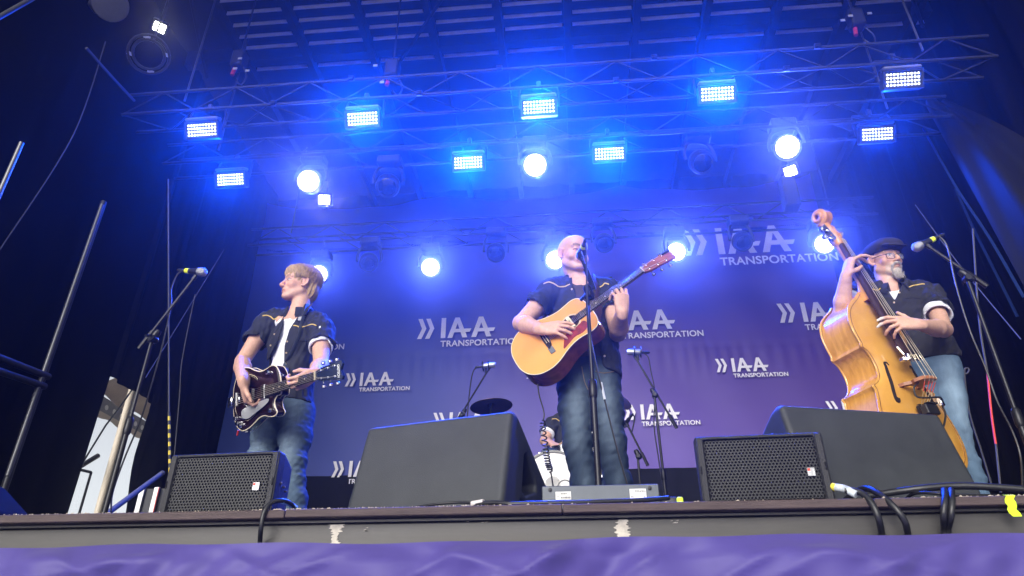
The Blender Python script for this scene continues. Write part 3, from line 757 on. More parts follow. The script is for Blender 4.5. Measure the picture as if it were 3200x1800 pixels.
# ---- flat grey unit with paper stickers
q0, q1 = P(1694, 1560, .12), P(2062, 1556, .12)
z1 = P(1694, 1519, .12)[2]; cx = (q0[0] + q1[0]) / 2; wd = q1[0] - q0[0]
t = thing('rack_unit', 'flat dark grey rack unit with two white paper stickers at the singer feet', 'rack unit', (cx, .2, 0))
MB().box((cx, .24, z1 / 2 + .006), (wd, .24, z1 - .012), bev=.003).build('case', mat('unit_grey', (.075, .085, .10), .45, metal=.3, var=.12, vscale=8), t, angle=30)
yf = .1185
for px in (1719, 2030):
    q = P(px, 1531 + (1600 - px) * .017 + 2, .12); MB().lathe((q[0], yf, q[2]), (0, -1, 0), [(.007, 0), (.007, .003), (.004, .004)], 12).build('rubber_stud', mat('stud', (.01, .01, .012), .5), t)
def sticker(x0, y0, x1, y1, kind):
    a, b = P(x0, y0, .1175), P(x1, y1, .1175); s = MB().box(((a[0] + b[0]) / 2, .1176, (a[2] + b[2]) / 2), (b[0] - a[0], .0012, a[2] - b[2])).build('paper_sticker', mat('sticker_paper', (.74, .74, .72), .7, var=.05), t, smooth=False)
    k = MB(); w_ = b[0] - a[0]; hh = a[2] - b[2]; rs = random.Random(kind)
    if kind == 1:
        for (u0, u1, v0, v1) in ((.32, .72, .16, .36), (.33, .97, .62, .88)):
            x = u0
            while x < u1:
                d_ = rs.uniform(.012, .035); k.box((a[0] + w_ * (x + d_ / 2), .1166, a[2] - hh * (v0 + v1) / 2), (w_ * d_, .0006, hh * (v1 - v0))); x += d_ + rs.uniform(.012, .03)
        k.box((a[0] + w_ * .16, .1166, a[2] - hh * .62), (w_ * .2, .0006, hh * .04))
    else:
        for v_ in (.14, .28):
            x = .34
            while x < .95:
                d_ = rs.uniform(.03, .1); k.box((a[0] + w_ * (x + d_ / 2), .1166, a[2] - hh * v_), (w_ * d_, .0006, hh * .07)); x += d_ + .03
        for u_, v_ in ((.1, .78), (.18, .78), (.9, .8)): k.box((a[0] + w_ * u_, .1166, a[2] - hh * v_), (w_ * .05, .0006, hh * .12))
    k.build('sticker_print', mat('print_black', (.02, .02, .02), .7, var=0), s, smooth=False)
sticker(1736, 1537, 1785, 1561, 1); sticker(1967, 1528, 2021, 1559, 2)
# small dark power supply with screen beside it
c = P(2085, 1547, .16)
t = thing('power_box', 'small black box with a glossy front right of the rack unit', 'box', (c[0], .2, 0))
MB().box((c[0], .2, .031), (.066, .09, .058), bev=.004).build('case', BLK(), t, angle=30)
MB().box((c[0], .1535, .034), (.046, .004, .034), bev=.001).build('front_window', mat('gloss_black', (.02, .02, .025), .12, spec=.6, var=0), t)
# ---- neon tape
def tape(label, px, py, Y, w_, dz):
    q = P(px, py, Y)
    b = MB(); n = 10
    v = []
    for i in range(n + 1):
        s_ = i / n; L = s_ * .11
        if L < .04: pt = (.0, -.043 + (.04 - L), .0022)
        else: pt = (.004 * math.sin(L * 60), -.0445, .002 - (L - .04))
        for k in (-.5, .5): v.append((q[0] + k * w_ + pt[0] + .004 * math.sin(i * 2.1 + k), pt[1], pt[2]))
    f = [(2 * i, 2 * i + 1, 2 * i + 3, 2 * i + 2) for i in range(n)]
    o = b.add(v, f).build('marking_tape', mat('neon_tape', (.62, .85, .02), .5, var=.08), smooth=False, fix=False); tag(o, label, 'tape', 'neon marking tapes')
tape('neon yellow tape over the stage edge at the far right', 3160, 1575, -.04, .03, 0)
q = P(2125, 1556, .04)
o = MB().box((q[0], .05, .017), (.022, .02, .033), bev=.004).build('marking_tape', MATS['neon_tape']); tag(o, 'neon yellow tape tag left of the right grille speaker', 'tape', 'neon marking tapes')
# ---- cables on the stage edge
m_cab2 = mat('cable_rubber', (.014, .014, .015), .4, spec=.5, var=.2, bump=.1)
def cable(label, pts, r, name='cable', n=10, m=None, group=None):
    o = MB().tube(spline(pts, 10), r, n).build(name, m or m_cab2); tag(o, label, 'cable', group); return o
cA = [P(925, 1592, .1), P(912, 1578, .06), P(885, 1565, .0), P(850, 1570, -.03), P(826, 1600, -.05), P(816, 1650, -.048), P(813, 1685, -.012), P(811, 1720, .0)]
cA[0][2] = .012; cA[1][2] = max(cA[1][2], .02)
cable('black cable hanging over the stage edge by the left grille speaker, pale blue end', cA, .0085)
o = MB().tube([P(882, 1565, -.002), P(903, 1573, .045), P(924, 1588, .09)], .0098, 10).build('cable_sleeve', mat('sleeve_blue', (.33, .55, .68), .5, var=.1)); tag(o, 'pale blue sleeve on the cable end right of the left grille speaker', 'cable sleeve')
cB = [P(1475, 1577, .06), P(1540, 1571, .02), P(1600, 1580, -.01), P(1700, 1578, -.01), P(1800, 1571, .0), P(1900, 1567, .02), P(2010, 1563, .05), P(2090, 1556, .1)]
for k in cB: k[2] = max(k[2], .010)
cable('grey black cable lying along the stage edge before the rack unit', cB, .0085)
o = MB().tube([cB[0] + A(.0, 0, .002), cB[0] + A(.045, -.02, .004)], .0105, 10).build('cable_marker', mat('marker_paper', (.6, .55, .55), .6, var=.2, vscale=90)); tag(o, 'red and white marker band on the cable before the left wedge monitor', 'cable marker')
cC = [P(1290, 1586, .16), P(1360, 1576, .12), P(1430, 1570, .1), P(1480, 1572, .07)]
for k in cC: k[2] = max(k[2], .008)
cable('thin cable curving out from under the left wedge monitor', cC, .005)
cD = [P(2640, 1533, .0), P(2690, 1540, -.02), P(2725, 1575, -.05), P(2745, 1620, -.055), P(2755, 1665, -.012), P(2759, 1700, .0)]
cable('black cable with blue yellow end dropping over the edge, left of the pair', [np.maximum(c, A(-9, -9, -9)) for c in cD], .011)
o = MB().tube(spline([P(2606, 1523, .03), P(2640, 1528, .005), P(2676, 1546, -.018)], 5), .0135, 10).build('cable_sleeve', mat('sleeve_pale', (.55, .60, .62), .5, var=.5, vscale=40)); tag(o, 'pale taped connector sleeve with a blue end before the right wedge monitor', 'cable sleeve')
o = MB().tube([P(2600, 1521, .034), P(2612, 1524, .026)], .0142, 10).build('cable_marker', mat('sleeve_yel', (.7, .6, .05), .5, var=.1)); tag(o, 'yellow band at the tip of the pale connector sleeve', 'cable marker')
cE = [P(2600, 1560, .2), P(2690, 1530, .08), P(2740, 1540, .0), P(2790, 1580, -.05), P(2825, 1625, -.055), P(2836, 1665, -.012), P(2841, 1700, .0)]
cE[0][2] = .012
cable('black cable dropping over the edge, right of the pale connector sleeve', cE, .011)
cF = [P(2700, 1552, .2), P(2850, 1530, .12), P(2980, 1519, .1), P(3100, 1522, .08), P(3260, 1535, .06), P(3400, 1550, .06)]
cable('thick black cable running along the stage edge to the right', cF, .0125)
for k, dx in ((0, 0), (1, 22)):
    L = [P(2945 + dx, 1545, .06), P(2950 + dx, 1532, .0), P(2953 + dx, 1560, -.055), P(2948 + dx * 1.1, 1610, -.06), P(2950 + dx * .6, 1652, -.012), P(2955 + dx * .3, 1690, .0)]
    L[0][2] = .012
    cable('left strand of the cable loop hanging over the edge below the bassist' if k == 0 else 'right strand of the cable loop hanging over the edge below the bassist', L, .0105)
cG = [P(2830, 1560, .2), P(2870, 1540, .1), P(2990, 1547, .03), P(3150, 1550, .1)]
for k in cG: k[2] = max(k[2], .012)
cable('thin black cable behind the hanging cable loop at the right', cG, .006)
# ---- microphone stands and microphones
m_std = mat('stand_black', (.018, .018, .020), .35, metal=.5, var=.12)
m_grl = mat('mic_mesh', (.34, .34, .36), .35, metal=.8, var=.15, vscale=60, bump=.4, bscale=900)
m_mic = mat('mic_body', (.012, .012, .013), .4, var=.1)
m_yel = mat('tape_yellow', (.72, .80, .03), .5, var=.06)
def mic(label, tip, tail, band=True, R=.025):
    tip, tail = A(*tip), A(*tail); d = nrm(tail - tip); L = np.linalg.norm(tail - tip)
    t = thing('microphone', label, 'microphone', tip)
    MB().lathe(tip, d, [(.006, 0), (.017, .004), (R * .95, .014), (R, .026), (R * .96, .04), (R * .8, .052)], 18).build('grille_head', m_grl, t)
    MB().lathe(tip, d, [(R * .86, .050), (R * .88, .056), (R * .72, .07), (.0155, .10), (.0125, L), (.009, L + .003)], 18).build('body', m_mic, t)
    if band: MB().lathe(tip, d, [(.0148, L * .78), (.0152, L * .79), (.0146, L * .95), (.0138, L * .96)], 16).build('tape_band', m_yel, t)
    MB().lathe(tip, d, [(.0085, L), (.0095, L + .006), (.0095, L + .045), (.006, L + .055)], 12).build('plug', m_mic, t)
    return t
def stand(label, base, top, zb=0.0, boom=None, r=.0105, sleeve=.55, tripod=True):
    """boom=(rear end, pivot, front end)"""
    base, top = A(*base), A(*top); t = thing('mic_stand', label, 'mic stand', base)
    L = np.linalg.norm(top - base); d = nrm(top - base)
    MB().tube([base + d * .02, base + d * L * sleeve], r * 1.25, 10).build('lower_tube', m_std, t)
    MB().tube([base + d * L * sleeve, top], r * .85, 10).build('upper_tube', m_std, t)
    MB().lathe(base + d * (L * sleeve - .05), d, [(r * 1.4, 0), (r * 1.75, .012), (r * 1.75, .075), (r * 1.1, .088)], 14).build('height_clutch', m_std, t)
    if tripod:
        for k in range(3):
            th = k * 2.094 + .5; e = base + A(math.cos(th) * .3, math.sin(th) * .3, .012 - 0)
            MB().tube([base + A(0, 0, .11), e], .008, 6).build('leg', m_std, t)
            MB().tube([e - A(math.cos(th) * .03, math.sin(th) * .03, -.004), e], .012, 6).build('rubber_foot', m_std, t)
    else:
        MB().lathe(base, (0, 0, 1), [(.125, 0), (.13, .006), (.12, .018), (.03, .026)], 26).build('round_base', m_std, t)
    if boom is not None:
        a, p, b = [A(*q) for q in boom]
        MB().tube([a, b], r * .72, 8).build('boom', m_std, t)
        MB().tube([a, a + nrm(b - a) * .11], r * 1.15, 8).build('boom_grip', m_std, t)
        bd = nrm(b - a); MB().lathe(p - bd * .04, bd, [(r * 1.3, 0), (r * 1.8, .01), (r * 1.8, .065), (r * 1.2, .08)], 12).build('boom_clutch', m_std, t)
        s_ = nrm(np.cross(bd, d)); MB().lathe(p - d * .015, s_, [(.016, -.022), (.019, -.018), (.019, .018), (.016, .022)], 12).build('pivot', m_std, t)
        MB().tube([p + s_ * .02, p + s_ * .055 - d * .02], [.006, .009], 6).build('wing_nut', m_std, t)
        MB().tube([b - bd * .01, b + bd * .02], r * 1.1, 8).build('mic_clip', m_std, t)
    else:
        MB().tube([top - d * .005, top + d * .03], r * 1.2, 8).build('mic_clip', m_std, t)
    return t
# left stand, boom rising to the right
Yl = .62
topL = P(475, 1062, Yl); baseL = A(topL[0], topL[1], 0)
stand('boom microphone stand at the far left before the bright gap', baseL, topL, boom=(P(434, 1090, Yl + .02), P(482, 1052, Yl), P(606, 870, Yl - .02)))
mic('silver headed microphone on the left boom stand, yellow band at its tail', P(643, 851, Yl - .03), P(578, 846, Yl - .0), R=.0255)
cb = [P(571, 845, Yl), P(553, 860, Yl), P(535, 905, Yl), P(534, 955, Yl), P(512, 1060, Yl + .02), P(480, 1180, Yl + .05), P(440, 1310, Yl + .1), P(390, 1430, Yl + .12), P(352, 1540, Yl + .1), P(348, 1605, Yl + .05)]
cable('microphone cable hanging down along the left stand', cb, .0042, 'mic_cable', 6)
# centre stand: pole in front of the singer, short boom upward
Yc = .50
topC = P(1836, 935, Yc); baseC = A(topC[0] + .0, topC[1], 0)
stand('black microphone stand in front of the bald singer', baseC, topC, boom=(P(1856, 905, Yc + .0), P(1840, 915, Yc), P(1815, 800, Yc - .06)), r=.0115, sleeve=.58)
MB()
mic('microphone at the bald singer mouth with a yellow band', P(1813, 806, Yc + .10), P(1825, 765, Yc - .03), R=.026)
cb = [P(1827, 752, Yc - .05), P(1831, 775, Yc - .07), P(1833, 850, Yc - .06), P(1835, 940, Yc - .04), P(1845, 1050, Yc - .03), P(1872, 1180, Yc - .02), P(1890, 1250, Yc), P(1925, 1390, Yc + .02), P(1962, 1520, Yc + .05), P(1975, 1560, Yc + .06)]
cable('microphone cable hanging along the singer stand', cb, .0042, 'mic_cable', 6)
o = MB().tube([P(1878, 1195, Yc - .012), P(1890, 1248, Yc - .004)], .0058, 8).build('cable_sleeve', mat('sleeve_white', (.5, .52, .55), .5)); tag(o, 'pale sleeve on the cable along the singer microphone stand', 'cable sleeve')
# right stand
Yr = .72
topR = P(3026, 880, Yr); baseR = A(topR[0], topR[1], 0)
stand('boom microphone stand at the right beside the bassist', baseR, topR, boom=(P(3085, 895, Yr), P(3020, 862, Yr), P(2905, 772, Yr + .02)), r=.0115, sleeve=.42)
mic('silver headed microphone with neon yellow band near the bassist', P(2853, 778, Yr + .03), P(2922, 745, Yr + .02), R=.026)
cb = [P(2935, 738, Yr), P(2955, 760, Yr), P(2968, 800, Yr), P(2990, 900, Yr), P(3030, 1030, Yr), P(3080, 1150, Yr + .02), P(3115, 1250, Yr + .03), P(3165, 1350, Yr + .05), P(3190, 1430, Yr + .05), P(3196, 1530, Yr)]
cable('microphone cable hanging along the right stand', cb, .0045, 'mic_cable', 6)
# two overhead drum microphones on booms behind
def pencil(label, tip, tail):
    tip, tail = A(*tip), A(*tail); d = nrm(tail - tip); L = np.linalg.norm(tail - tip); t = thing('overhead_microphone', label, 'microphone', tip, 'overhead drum microphones')
    MB().lathe(tip, d, [(.012, 0), (.022, .006), (.025, .02), (.025, .095), (.02, .11)], 16).build('body', mat('mic_silver', (.5, .5, .52), .3, metal=.8, var=.1), t)
    a_, b_, _ = frame_of(d)
    for sh in (.06, .11):
        MB().tube([tip + d * sh + (a_ * math.cos(q) + b_ * math.sin(q)) * .042 for q in np.linspace(0, 6.283, 14)[:-1]], .005, 6, closed=True).build('shock_ring', m_std, t)
    MB().tube([tip + d * .085, tip + d * .085 - A(0, 0, .07)], .010, 8).build('clip', m_std, t)
    MB().lathe(tip, d, [(.011, .11), (.011, .17), (.006, .18)], 10).build('plug', m_std, t)
Yo = 3.0
b1 = P(1532, 1146, Yo); pv = P(1447, 1290, Yo); 
stand('boom stand of the left overhead drum microphone', A(pv[0] - .05, Yo, 0), pv, boom=(P(1424, 1322, Yo), pv, b1), r=.011)
pencil('small silver overhead drum microphone left of the singer', P(1549, 1139, Yo), P(1500, 1146, Yo))
cable('thin cable looping from the left overhead drum microphone', [P(1500, 1146, Yo), P(1482, 1155, Yo), P(1472, 1190, Yo), P(1464, 1260, Yo), P(1458, 1340, Yo)], .006, 'mic_cable', 6)
b2 = P(1988, 1120, 2.6); pv = P(2044, 1228, 2.6)
stand('boom stand of the right overhead drum microphone', A(P(2078, 1500, 2.6)[0], 2.6, 0), pv, boom=(P(2115, 1338, 2.6), pv, b2), r=.0115)
pencil('small silver overhead drum microphone right of the singer', P(1958, 1100, 2.6), P(2000, 1101, 2.6))
cable('thin cable hanging from the right overhead drum microphone', [P(2012, 1103, 2.6), P(2026, 1118, 2.6), P(2034, 1160, 2.6), P(2046, 1225, 2.6), P(2044, 1330, 2.62), P(2056, 1420, 2.62), P(2072, 1520, 2.62)], .005, 'mic_cable', 6)
# ================================================================== INSTRUMENTS
class Fr:
    def __init__(s, T, u, n):
        s.T = A(*T); s.u = nrm(u); n = A(*n); s.n = nrm(n - s.u * (n @ s.u)); s.w = np.cross(s.n, s.u)
        s.M = np.stack([s.u, s.w, s.n], 1)
    def __call__(s, a, b=0., c=0.): return s.T + s.u * a + s.w * b + s.n * c
def sym(half): return [A(u, w) for u, w in half] + [A(u, -w) for u, w in reversed(half) if w > 1e-6]
m_top = wood('spruce_top', (.56, .235, .045), (.69, .335, .078), .22, 1.0, (1, 1, 1), .5)
m_maho = wood('mahogany', (.085, .018, .008), (.20, .055, .022), .22, 2.0, (1, 6, 6), .5)
m_neck = wood('neck_wood', (.24, .085, .035), (.36, .14, .06), .35, 2.0, (1, 4, 4), .2)
m_ebony = mat('ebony', (.020, .016, .014), .75, spec=.2, var=.2, vscale=20)
m_cream = mat('cream_binding', (.72, .62, .42), .4, var=.05)
m_fret = mat('fret_wire', (.7, .68, .6), .25, metal=.9, var=0)
m_str = mat('string_wire', (.75, .66, .48), .3, metal=.7, var=0)
def planar(fr, pts, c0, c1, b=None):
    return (b or MB()).prism([(p[0], p[1]) for p in pts], fr.T, fr.u, fr.w, fr.n, c0, c1)
def rim(fr, pts, c, r, n=6): return MB().tube([fr(p[0], p[1], c) for p in pts], r, n, closed=True, up=fr.n)
def neck_parts(t, fr, nut, u0, body_u, wn, wb, c_n, c_b, thick, nfret, scale, head_poly, head_c, m_fb, m_nk, m_head, dots=True, nstr=6, str_lo=None):
    """fretboard from body end u0 to nut, neck shaft, headstock, frets, strings"""
    def at(u, k=0): q = (u - u0) / (nut - u0); return c_b + (c_n - c_b) * q
    def wd(u): q = (u - u0) / (nut - u0); return wb + (wn - wb) * q
    b = MB(); L = 14; v = []; f = []
    for i in range(L + 1):
        u = u0 + (nut - u0) * i / L
        for s_, dc in ((-1, -.004), (-.6, .0012), (0, .0018), (.6, .0012), (1, -.004), (1, -.006), (-1, -.006)): v.append(fr(u, s_ * wd(u) / 2, at(u) + dc))
    for i in range(L):
        for k in range(7): f.append((i * 7 + k, i * 7 + (k + 1) % 7, (i + 1) * 7 + (k + 1) % 7, (i + 1) * 7 + k))
    f += [tuple(range(7)), tuple(L * 7 + k for k in range(7))]
    b.add(v, f).build('fretboard', m_fb, t, angle=25)
    b = MB(); v = []; f = []; K = 9
    for i in range(L + 1):
        u = body_u + (nut - body_u) * i / L; th_ = thick * (1.12 - .22 * i / L)
        for k in range(K):
            a_ = math.pi * k / (K - 1); v.append(fr(u, math.cos(a_) * wd(u) / 2 * .99, at(u) - .006 - math.sin(a_) * th_))
    for i in range(L):
        for k in range(K): f.append((i * K + k, i * K + (k + 1) % K, (i + 1) * K + (k + 1) % K, (i + 1) * K + k))
    b.add(v, f).build('neck', m_nk, t)
    fme = None
    for k in range(1, nfret + 1):
        u = scale * 2 ** (-k / 12)
        if u < u0 + .002: break
        MB().box(fr(u, 0, at(u) + .0016), (.0016, wd(u) * .97, .0022), fr.M).build('fret', m_fret, t, smooth=False)
    if dots:
        for k in (3, 5, 7, 9, 12, 15):
            u = (scale * 2 ** (-k / 12) + scale * 2 ** (-(k - 1) / 12)) / 2
            if u > u0 + .01: MB().lathe(fr(u, 0, at(u) + .0018), fr.n, [(.0042, 0), (.0042, .0012)], 10).build('inlay_dot', m_cream, t)
    MB().box(fr(nut, 0, c_n + .0015), (.005, wn, .009), fr.M).build('nut', m_cream, t, smooth=False)
    hb = Fr(fr(nut, 0, c_n), fr.u + fr.n * -.16, fr.n)
    hd = MB().prism(head_poly, hb.T, hb.u, hb.w, hb.n, -.016, -.002).build('headstock', m_head, t, angle=30)
    hl = max(p[0] for p in head_poly)
    posts = []
    for s_ in (1, -1):
        for k in range(3):
            u = .035 + k * (hl - .07) / 2.35; w_ = s_ * (wn / 2 * .62 + .006 + .003 * k); posts.append((u, w_))
            MB().lathe(hb(u, w_, -.003), hb.n, [(.0065, 0), (.0065, .003), (.0035, .004), (.0035, .012)], 10).build('tuner_post', STEEL(), t)
            e = hb(u, s_ * (wn / 2 + .034), -.02)
            MB().tube([hb(u, s_ * .02, -.02), hb(u, s_ * (wn / 2 + .02), -.02)], .004, 6).lathe(e, hb.w * s_, [(.005, -.008), (.010, -.004), (.010, .006), (.006, .010)], 10).build('tuner_key', STEEL(), t)
    for k in range(6):
        q = (k - 2.5) / 5
        a_ = fr(str_lo[0] if str_lo else 0, q * .054, str_lo[1] if str_lo else .012); b_ = fr(nut, q * (wn - .008), c_n + .006)
        p_ = posts[(2 - k) if k < 3 else (3 + (k - 3))] if k < 3 else posts[k]
        p_ = posts[[5, 4, 3, 0, 1, 2][k]] if True else p_
        MB().tube([a_, b_, hb(p_[0], p_[1], .006)], [.0009 - .0001 * k] * 3, 4, cap=False).build('string', m_str, t)
    return hb
# ---------------- acoustic guitar
AG = Fr((-.1156, .80, 1.0236 - .015), (.8329, -.2244, .5059), (-.3953, -.881, .2601))
half = [(-.215, 0), (-.210, .07), (-.185, .135), (-.135, .182), (-.07, .198), (-.01, .188), (.05, .160), (.10, .143), (.145, .138), (.19, .143), (.235, .147), (.270, .130), (.288, .085), (.293, .03)]
half_s = [A(half[0][0], 0)] + [q for q in spline([A(*h) for h in half], 4)][1:]
outl = [A(p[0], p[1]) for p in half_s] + [A(p[0], -p[1]) for p in reversed(half_s[1:])]
TA = thing('acoustic_guitar', 'honey coloured acoustic guitar with red pickguard held by the bald singer', 'guitar', AG(0, 0, 0))
sh = A(.160, 0); RH = .050
def ray_out(th, poly, c):
    d = A(math.cos(th), math.sin(th)); best = 9
    for i in range(len(poly)):
        p, q = poly[i - 1] - c, poly[i] - c; e = q - p; den = d[0] * e[1] - d[1] * e[0]
        if abs(den) < 1e-12: continue
        t_ = (p[0] * e[1] - p[1] * e[0]) / den; s_ = (p[0] * d[1] - p[1] * d[0]) / den
        if t_ > 0 and -1e-6 <= s_ <= 1 + 1e-6: best = min(best, t_)
    return best
b = MB(); N = 144; v = []; f = []
for i in range(N):
    th = 2 * math.pi * i / N; r_ = ray_out(th, outl, sh)
    for q in np.linspace(0, 1, 6): v.append(AG(sh[0] + math.cos(th) * (RH + (r_ - RH) * q), sh[1] + math.sin(th) * (RH + (r_ - RH) * q), .0))
for i in range(N):
    j = (i + 1) % N
    for k in range(5): f.append((i * 6 + k, j * 6 + k, j * 6 + k + 1, i * 6 + k + 1))
b.add(v, f).build('soundboard', m_top, TA, smooth=False)
b = MB(); n_ = len(outl)
dep = lambda p: -.118 + .018 * (p[0] + .215) / .5
v = [AG(p[0], p[1], -.001) for p in outl] + [AG(p[0], p[1], dep(p)) for p in outl]
f = [(i, (i + 1) % n_, n_ + (i + 1) % n_, n_ + i) for i in range(n_)] + [tuple(range(n_, 2 * n_))]
b.add(v, f).build('body_sides', m_maho, TA, angle=50)
MB().lathe(AG(sh[0], 0, -.05), AG.n, [(.001, 0), (.07, 0), (.07, .001)], 24).build('sound_cavity', mat('dark_cavity', (.03, .015, .008), .9), TA)
rim(AG, outl, -.001, .0028).build('binding', m_cream, TA)
rim(AG, outl, -.116, .0025).build('back_binding', m_cream, TA) if False else None
for r0, r1 in ((.0505, .0545), (.0565, .0600)):
    MB().lathe(AG(sh[0], 0, .0003), AG.n, [(r0, 0), (r0, .0008), (r1, .0008), (r1, 0)], 40, capends=False).build('rosette', mat('rosette', (.55, .45, .3), .4, var=.3, vscale=120), TA)
pg = [(.118, -.048), (.15, -.056), (.195, -.05), (.215, -.045), (.228, -.065), (.222, -.10), (.18, -.118), (.13, -.11), (.085, -.125), (.045, -.135), (.062, -.10), (.085, -.065)]
planar(AG, [A(p[0], p[1]) for p in spline([A(*p) for p in pg], 4, True)], .0004, .002).build('pickguard', mat('red_tortoise', (.20, .018, .018), .18, var=.7, vscale=26, spec=.5, coat=.4), TA, angle=25)
br = [(-.022, -.075), (-.014, -.078), (.006, -.05), (.012, 0), (.006, .05), (-.014, .078), (-.022, .075), (-.026, 0)]
planar(AG, br, .0005, .009).build('bridge', m_ebony, TA, angle=25)
MB().box(AG(0, 0, .010), (.003, .075, .007), AG.M).build('saddle', m_cream, TA, smooth=False)
MB().box(AG(-.012, -.09, .004), (.030, .05, .006), AG.M, bev=.002).build('pickup_clip', mat('clip_grey', (.22, .24, .26), .35, metal=.6), TA)
for k in range(6): MB().lathe(AG(-.013, (k - 2.5) * .0108, .008), AG.n, [(.003, 0), (.003, .003), (.0015, .005)], 8).build('bridge_pin', m_cream, TA)
pk = MB().box(AG(.158, 0, .004), (.022, .092, .009), AG.M, bev=.002).build('soundhole_pickup', mat('pickup_ivory', (.72, .66, .46), .4, var=.08), TA)
for k in range(7): MB().box(AG(.158, (k - 3) * .0062, .0089), (.0055, .0036, .0006), AG.M).build('pickup_lettering', mat('print_brown', (.12, .09, .05), .6, var=0), pk, smooth=False)
hp = [(.0, -.022), (.012, -.026), (.03, -.033), (.19, -.038), (.192, .038), (.03, .033), (.012, .026), (0, .022)]
HB = neck_parts(TA, AG, .645, .205, .285, .044, .056, .008, .006, .017, 18, .645, hp, 0, m_ebony, m_neck, wood('head_rose', (.17, .045, .025), (.30, .10, .06), .3, 2, (1, 5, 5), .3))
MB().prism([(.05, .02), (.29, .02), (.29, -.02), (.05, -.02)], AG(0, 0, 0), AG.u, AG.w, AG.n, -.1, -.03)
b = MB().box(HB(.165, .025, .006), (.05, .014, .012), HB.M, bev=.003).tube([HB(.165, .03, .01), HB(.18, .06, .03), HB(.195, .085, .035)], .006, 6).tube([HB(.17, .03, -.02), HB(.20, .07, -.02), HB(.225, .10, .0)], .004, 6)
o = b.build('clip_tuner', m_mic, origin=AG.T); o.scale = (.945,) * 3; TA.scale = (.945,) * 3; tag(o, 'black clip on tuner at the tip of the acoustic guitar headstock', 'tuner')
# coiled instrument cable from the acoustic guitar
j = AG(-.205, -.04, -.08); pts = []
path = spline([P(1679, 1176, .86), P(1684, 1230, .88), P(1700, 1290, .9), P(1696, 1330, .9), P(1705, 1400, .88), P(1712, 1445, .86), P(1722, 1480, .85), P(1735, 1560, .8)], 40)
for i, q in enumerate(path):
    s_ = i / (len(path) - 1)
    if .36 < s_ < .86:
        k = (s_ - .36) / .5; th = k * 6.283 * 17; R_ = .0135 * min(1, k * 12, (1 - k) * 12); pts.append(q + A(math.cos(th) * R_, math.sin(th) * R_, 0))
    else: pts.append(q)
o = MB().tube(pts, .0038, 6).build('coiled_cable', m_cab2); tag(o, 'black coiled cable hanging from the acoustic guitar behind the wedge monitor', 'cable')
# ---------------- electric guitar
EG = Fr((-1.7227, .885, .7773), (.8163, -.5741, -.0636), (-.571, -.7852, -.2397))
TE = thing('electric_guitar', 'dark burgundy hollow body electric guitar with cream binding held by the blond guitarist', 'guitar', EG(0, 0, 0))
eo = [(-.165, 0), (-.158, .075), (-.125, .135), (-.07, .166), (-.01, .162), (.05, .137), (.11, .119), (.165, .122), (.215, .130), (.255, .118), (.285, .080), (.296, .035), (.296, -.028),
      (.262, -.034), (.236, -.058), (.243, -.092), (.258, -.115), (.238, -.132), (.195, -.130), (.14, -.117), (.09, -.122), (.04, -.143), (-.02, -.163), (-.08, -.165), (-.13, -.132), (-.158, -.075)]
eo = [A(p[0], p[1]) for p in spline([A(*p) for p in eo], 4, True)]
m_burg = mat('burgundy_gloss', (.016, .006, .007), .16, spec=.5, var=.25, vscale=9, coat=.7)
ec = A(.03, 0); b = MB(); v = []; f = []; n_ = len(eo); rings = [(1, -.004), (.97, .001), (.9, .0035), (.7, .008), (.4, .012), (.12, .013)]
for s_, c_ in rings: v += [EG(ec[0] + (p[0] - ec[0]) * s_, p[1] * s_, c_ - .012) for p in eo]
for r_ in range(len(rings) - 1):
    for i in range(n_): f.append((r_ * n_ + i, r_ * n_ + (i + 1) % n_, (r_ + 1) * n_ + (i + 1) % n_, (r_ + 1) * n_ + i))
f.append(tuple((len(rings) - 1) * n_ + i for i in range(n_)))
v2 = [EG(p[0], p[1], -.062) for p in eo]; base_i = len(v); v += v2
f += [(i, (i + 1) % n_, base_i + (i + 1) % n_, base_i + i) for i in range(n_)] + [tuple(base_i + i for i in range(n_))]
b.add(v, f).build('body', m_burg, TE, angle=50)
rim(EG, eo, -.016, .0032).build('binding', m_cream, TE)
rim(EG, eo, -.061, .0026).build('back_binding', m_cream, TE)
for u_, c_ in ((.045, .004), (.165, .004)):
    pk = MB().box(EG(u_, 0, c_), (.036, .078, .014), EG.M, bev=.003).build('pickup', STEEL(), TE, angle=30)
    MB().box(EG(u_, 0, c_ + .0075), (.022, .066, .0015), EG.M).build('pickup_insert', m_ebony, pk, smooth=False)
MB().box(EG(0, 0, .008), (.012, .085, .010), EG.M, bev=.002).build('bridge', STEEL(), TE)
pgE = [(-.03, -.060), (.06, -.050), (.20, -.040), (.215, -.055), (.17, -.075), (.10, -.095), (.02, -.115), (-.03, -.105), (-.045, -.085)]
planar(EG, [A(p[0], p[1]) for p in spline([A(*p) for p in pgE], 3, True)], .006, .0085).build('pickguard', mat('silver_guard', (.52, .53, .55), .28, metal=.5, var=.08), TE, angle=25)
b = MB().box(EG(-.10, 0, .006), (.075, .034, .010), EG.M, bev=.004).box(EG(-.165, .0, .004), (.045, .055, .012), EG.M, bev=.004)
b.tube([EG(-.075, -.035, .016), EG(-.075, .035, .016)], .010, 10).build('vibrato_tailpiece', STEEL(), TE)
MB().tube(spline([EG(-.08, .0, .02), EG(-.06, -.05, .035), EG(-.02, -.10, .04), EG(.03, -.12, .038)], 4), .0032, 6).build('vibrato_arm', STEEL(), TE)
for u_, w_ in ((-.095, -.125), (-.07, -.140), (-.115, -.095), (.215, -.10), (.205, .095)):
    MB().lathe(EG(u_, w_, -.006), EG.n, [(.0125, 0), (.0125, .010), (.0105, .016), (.004, .017)], 14).build('control_knob', STEEL(), TE)
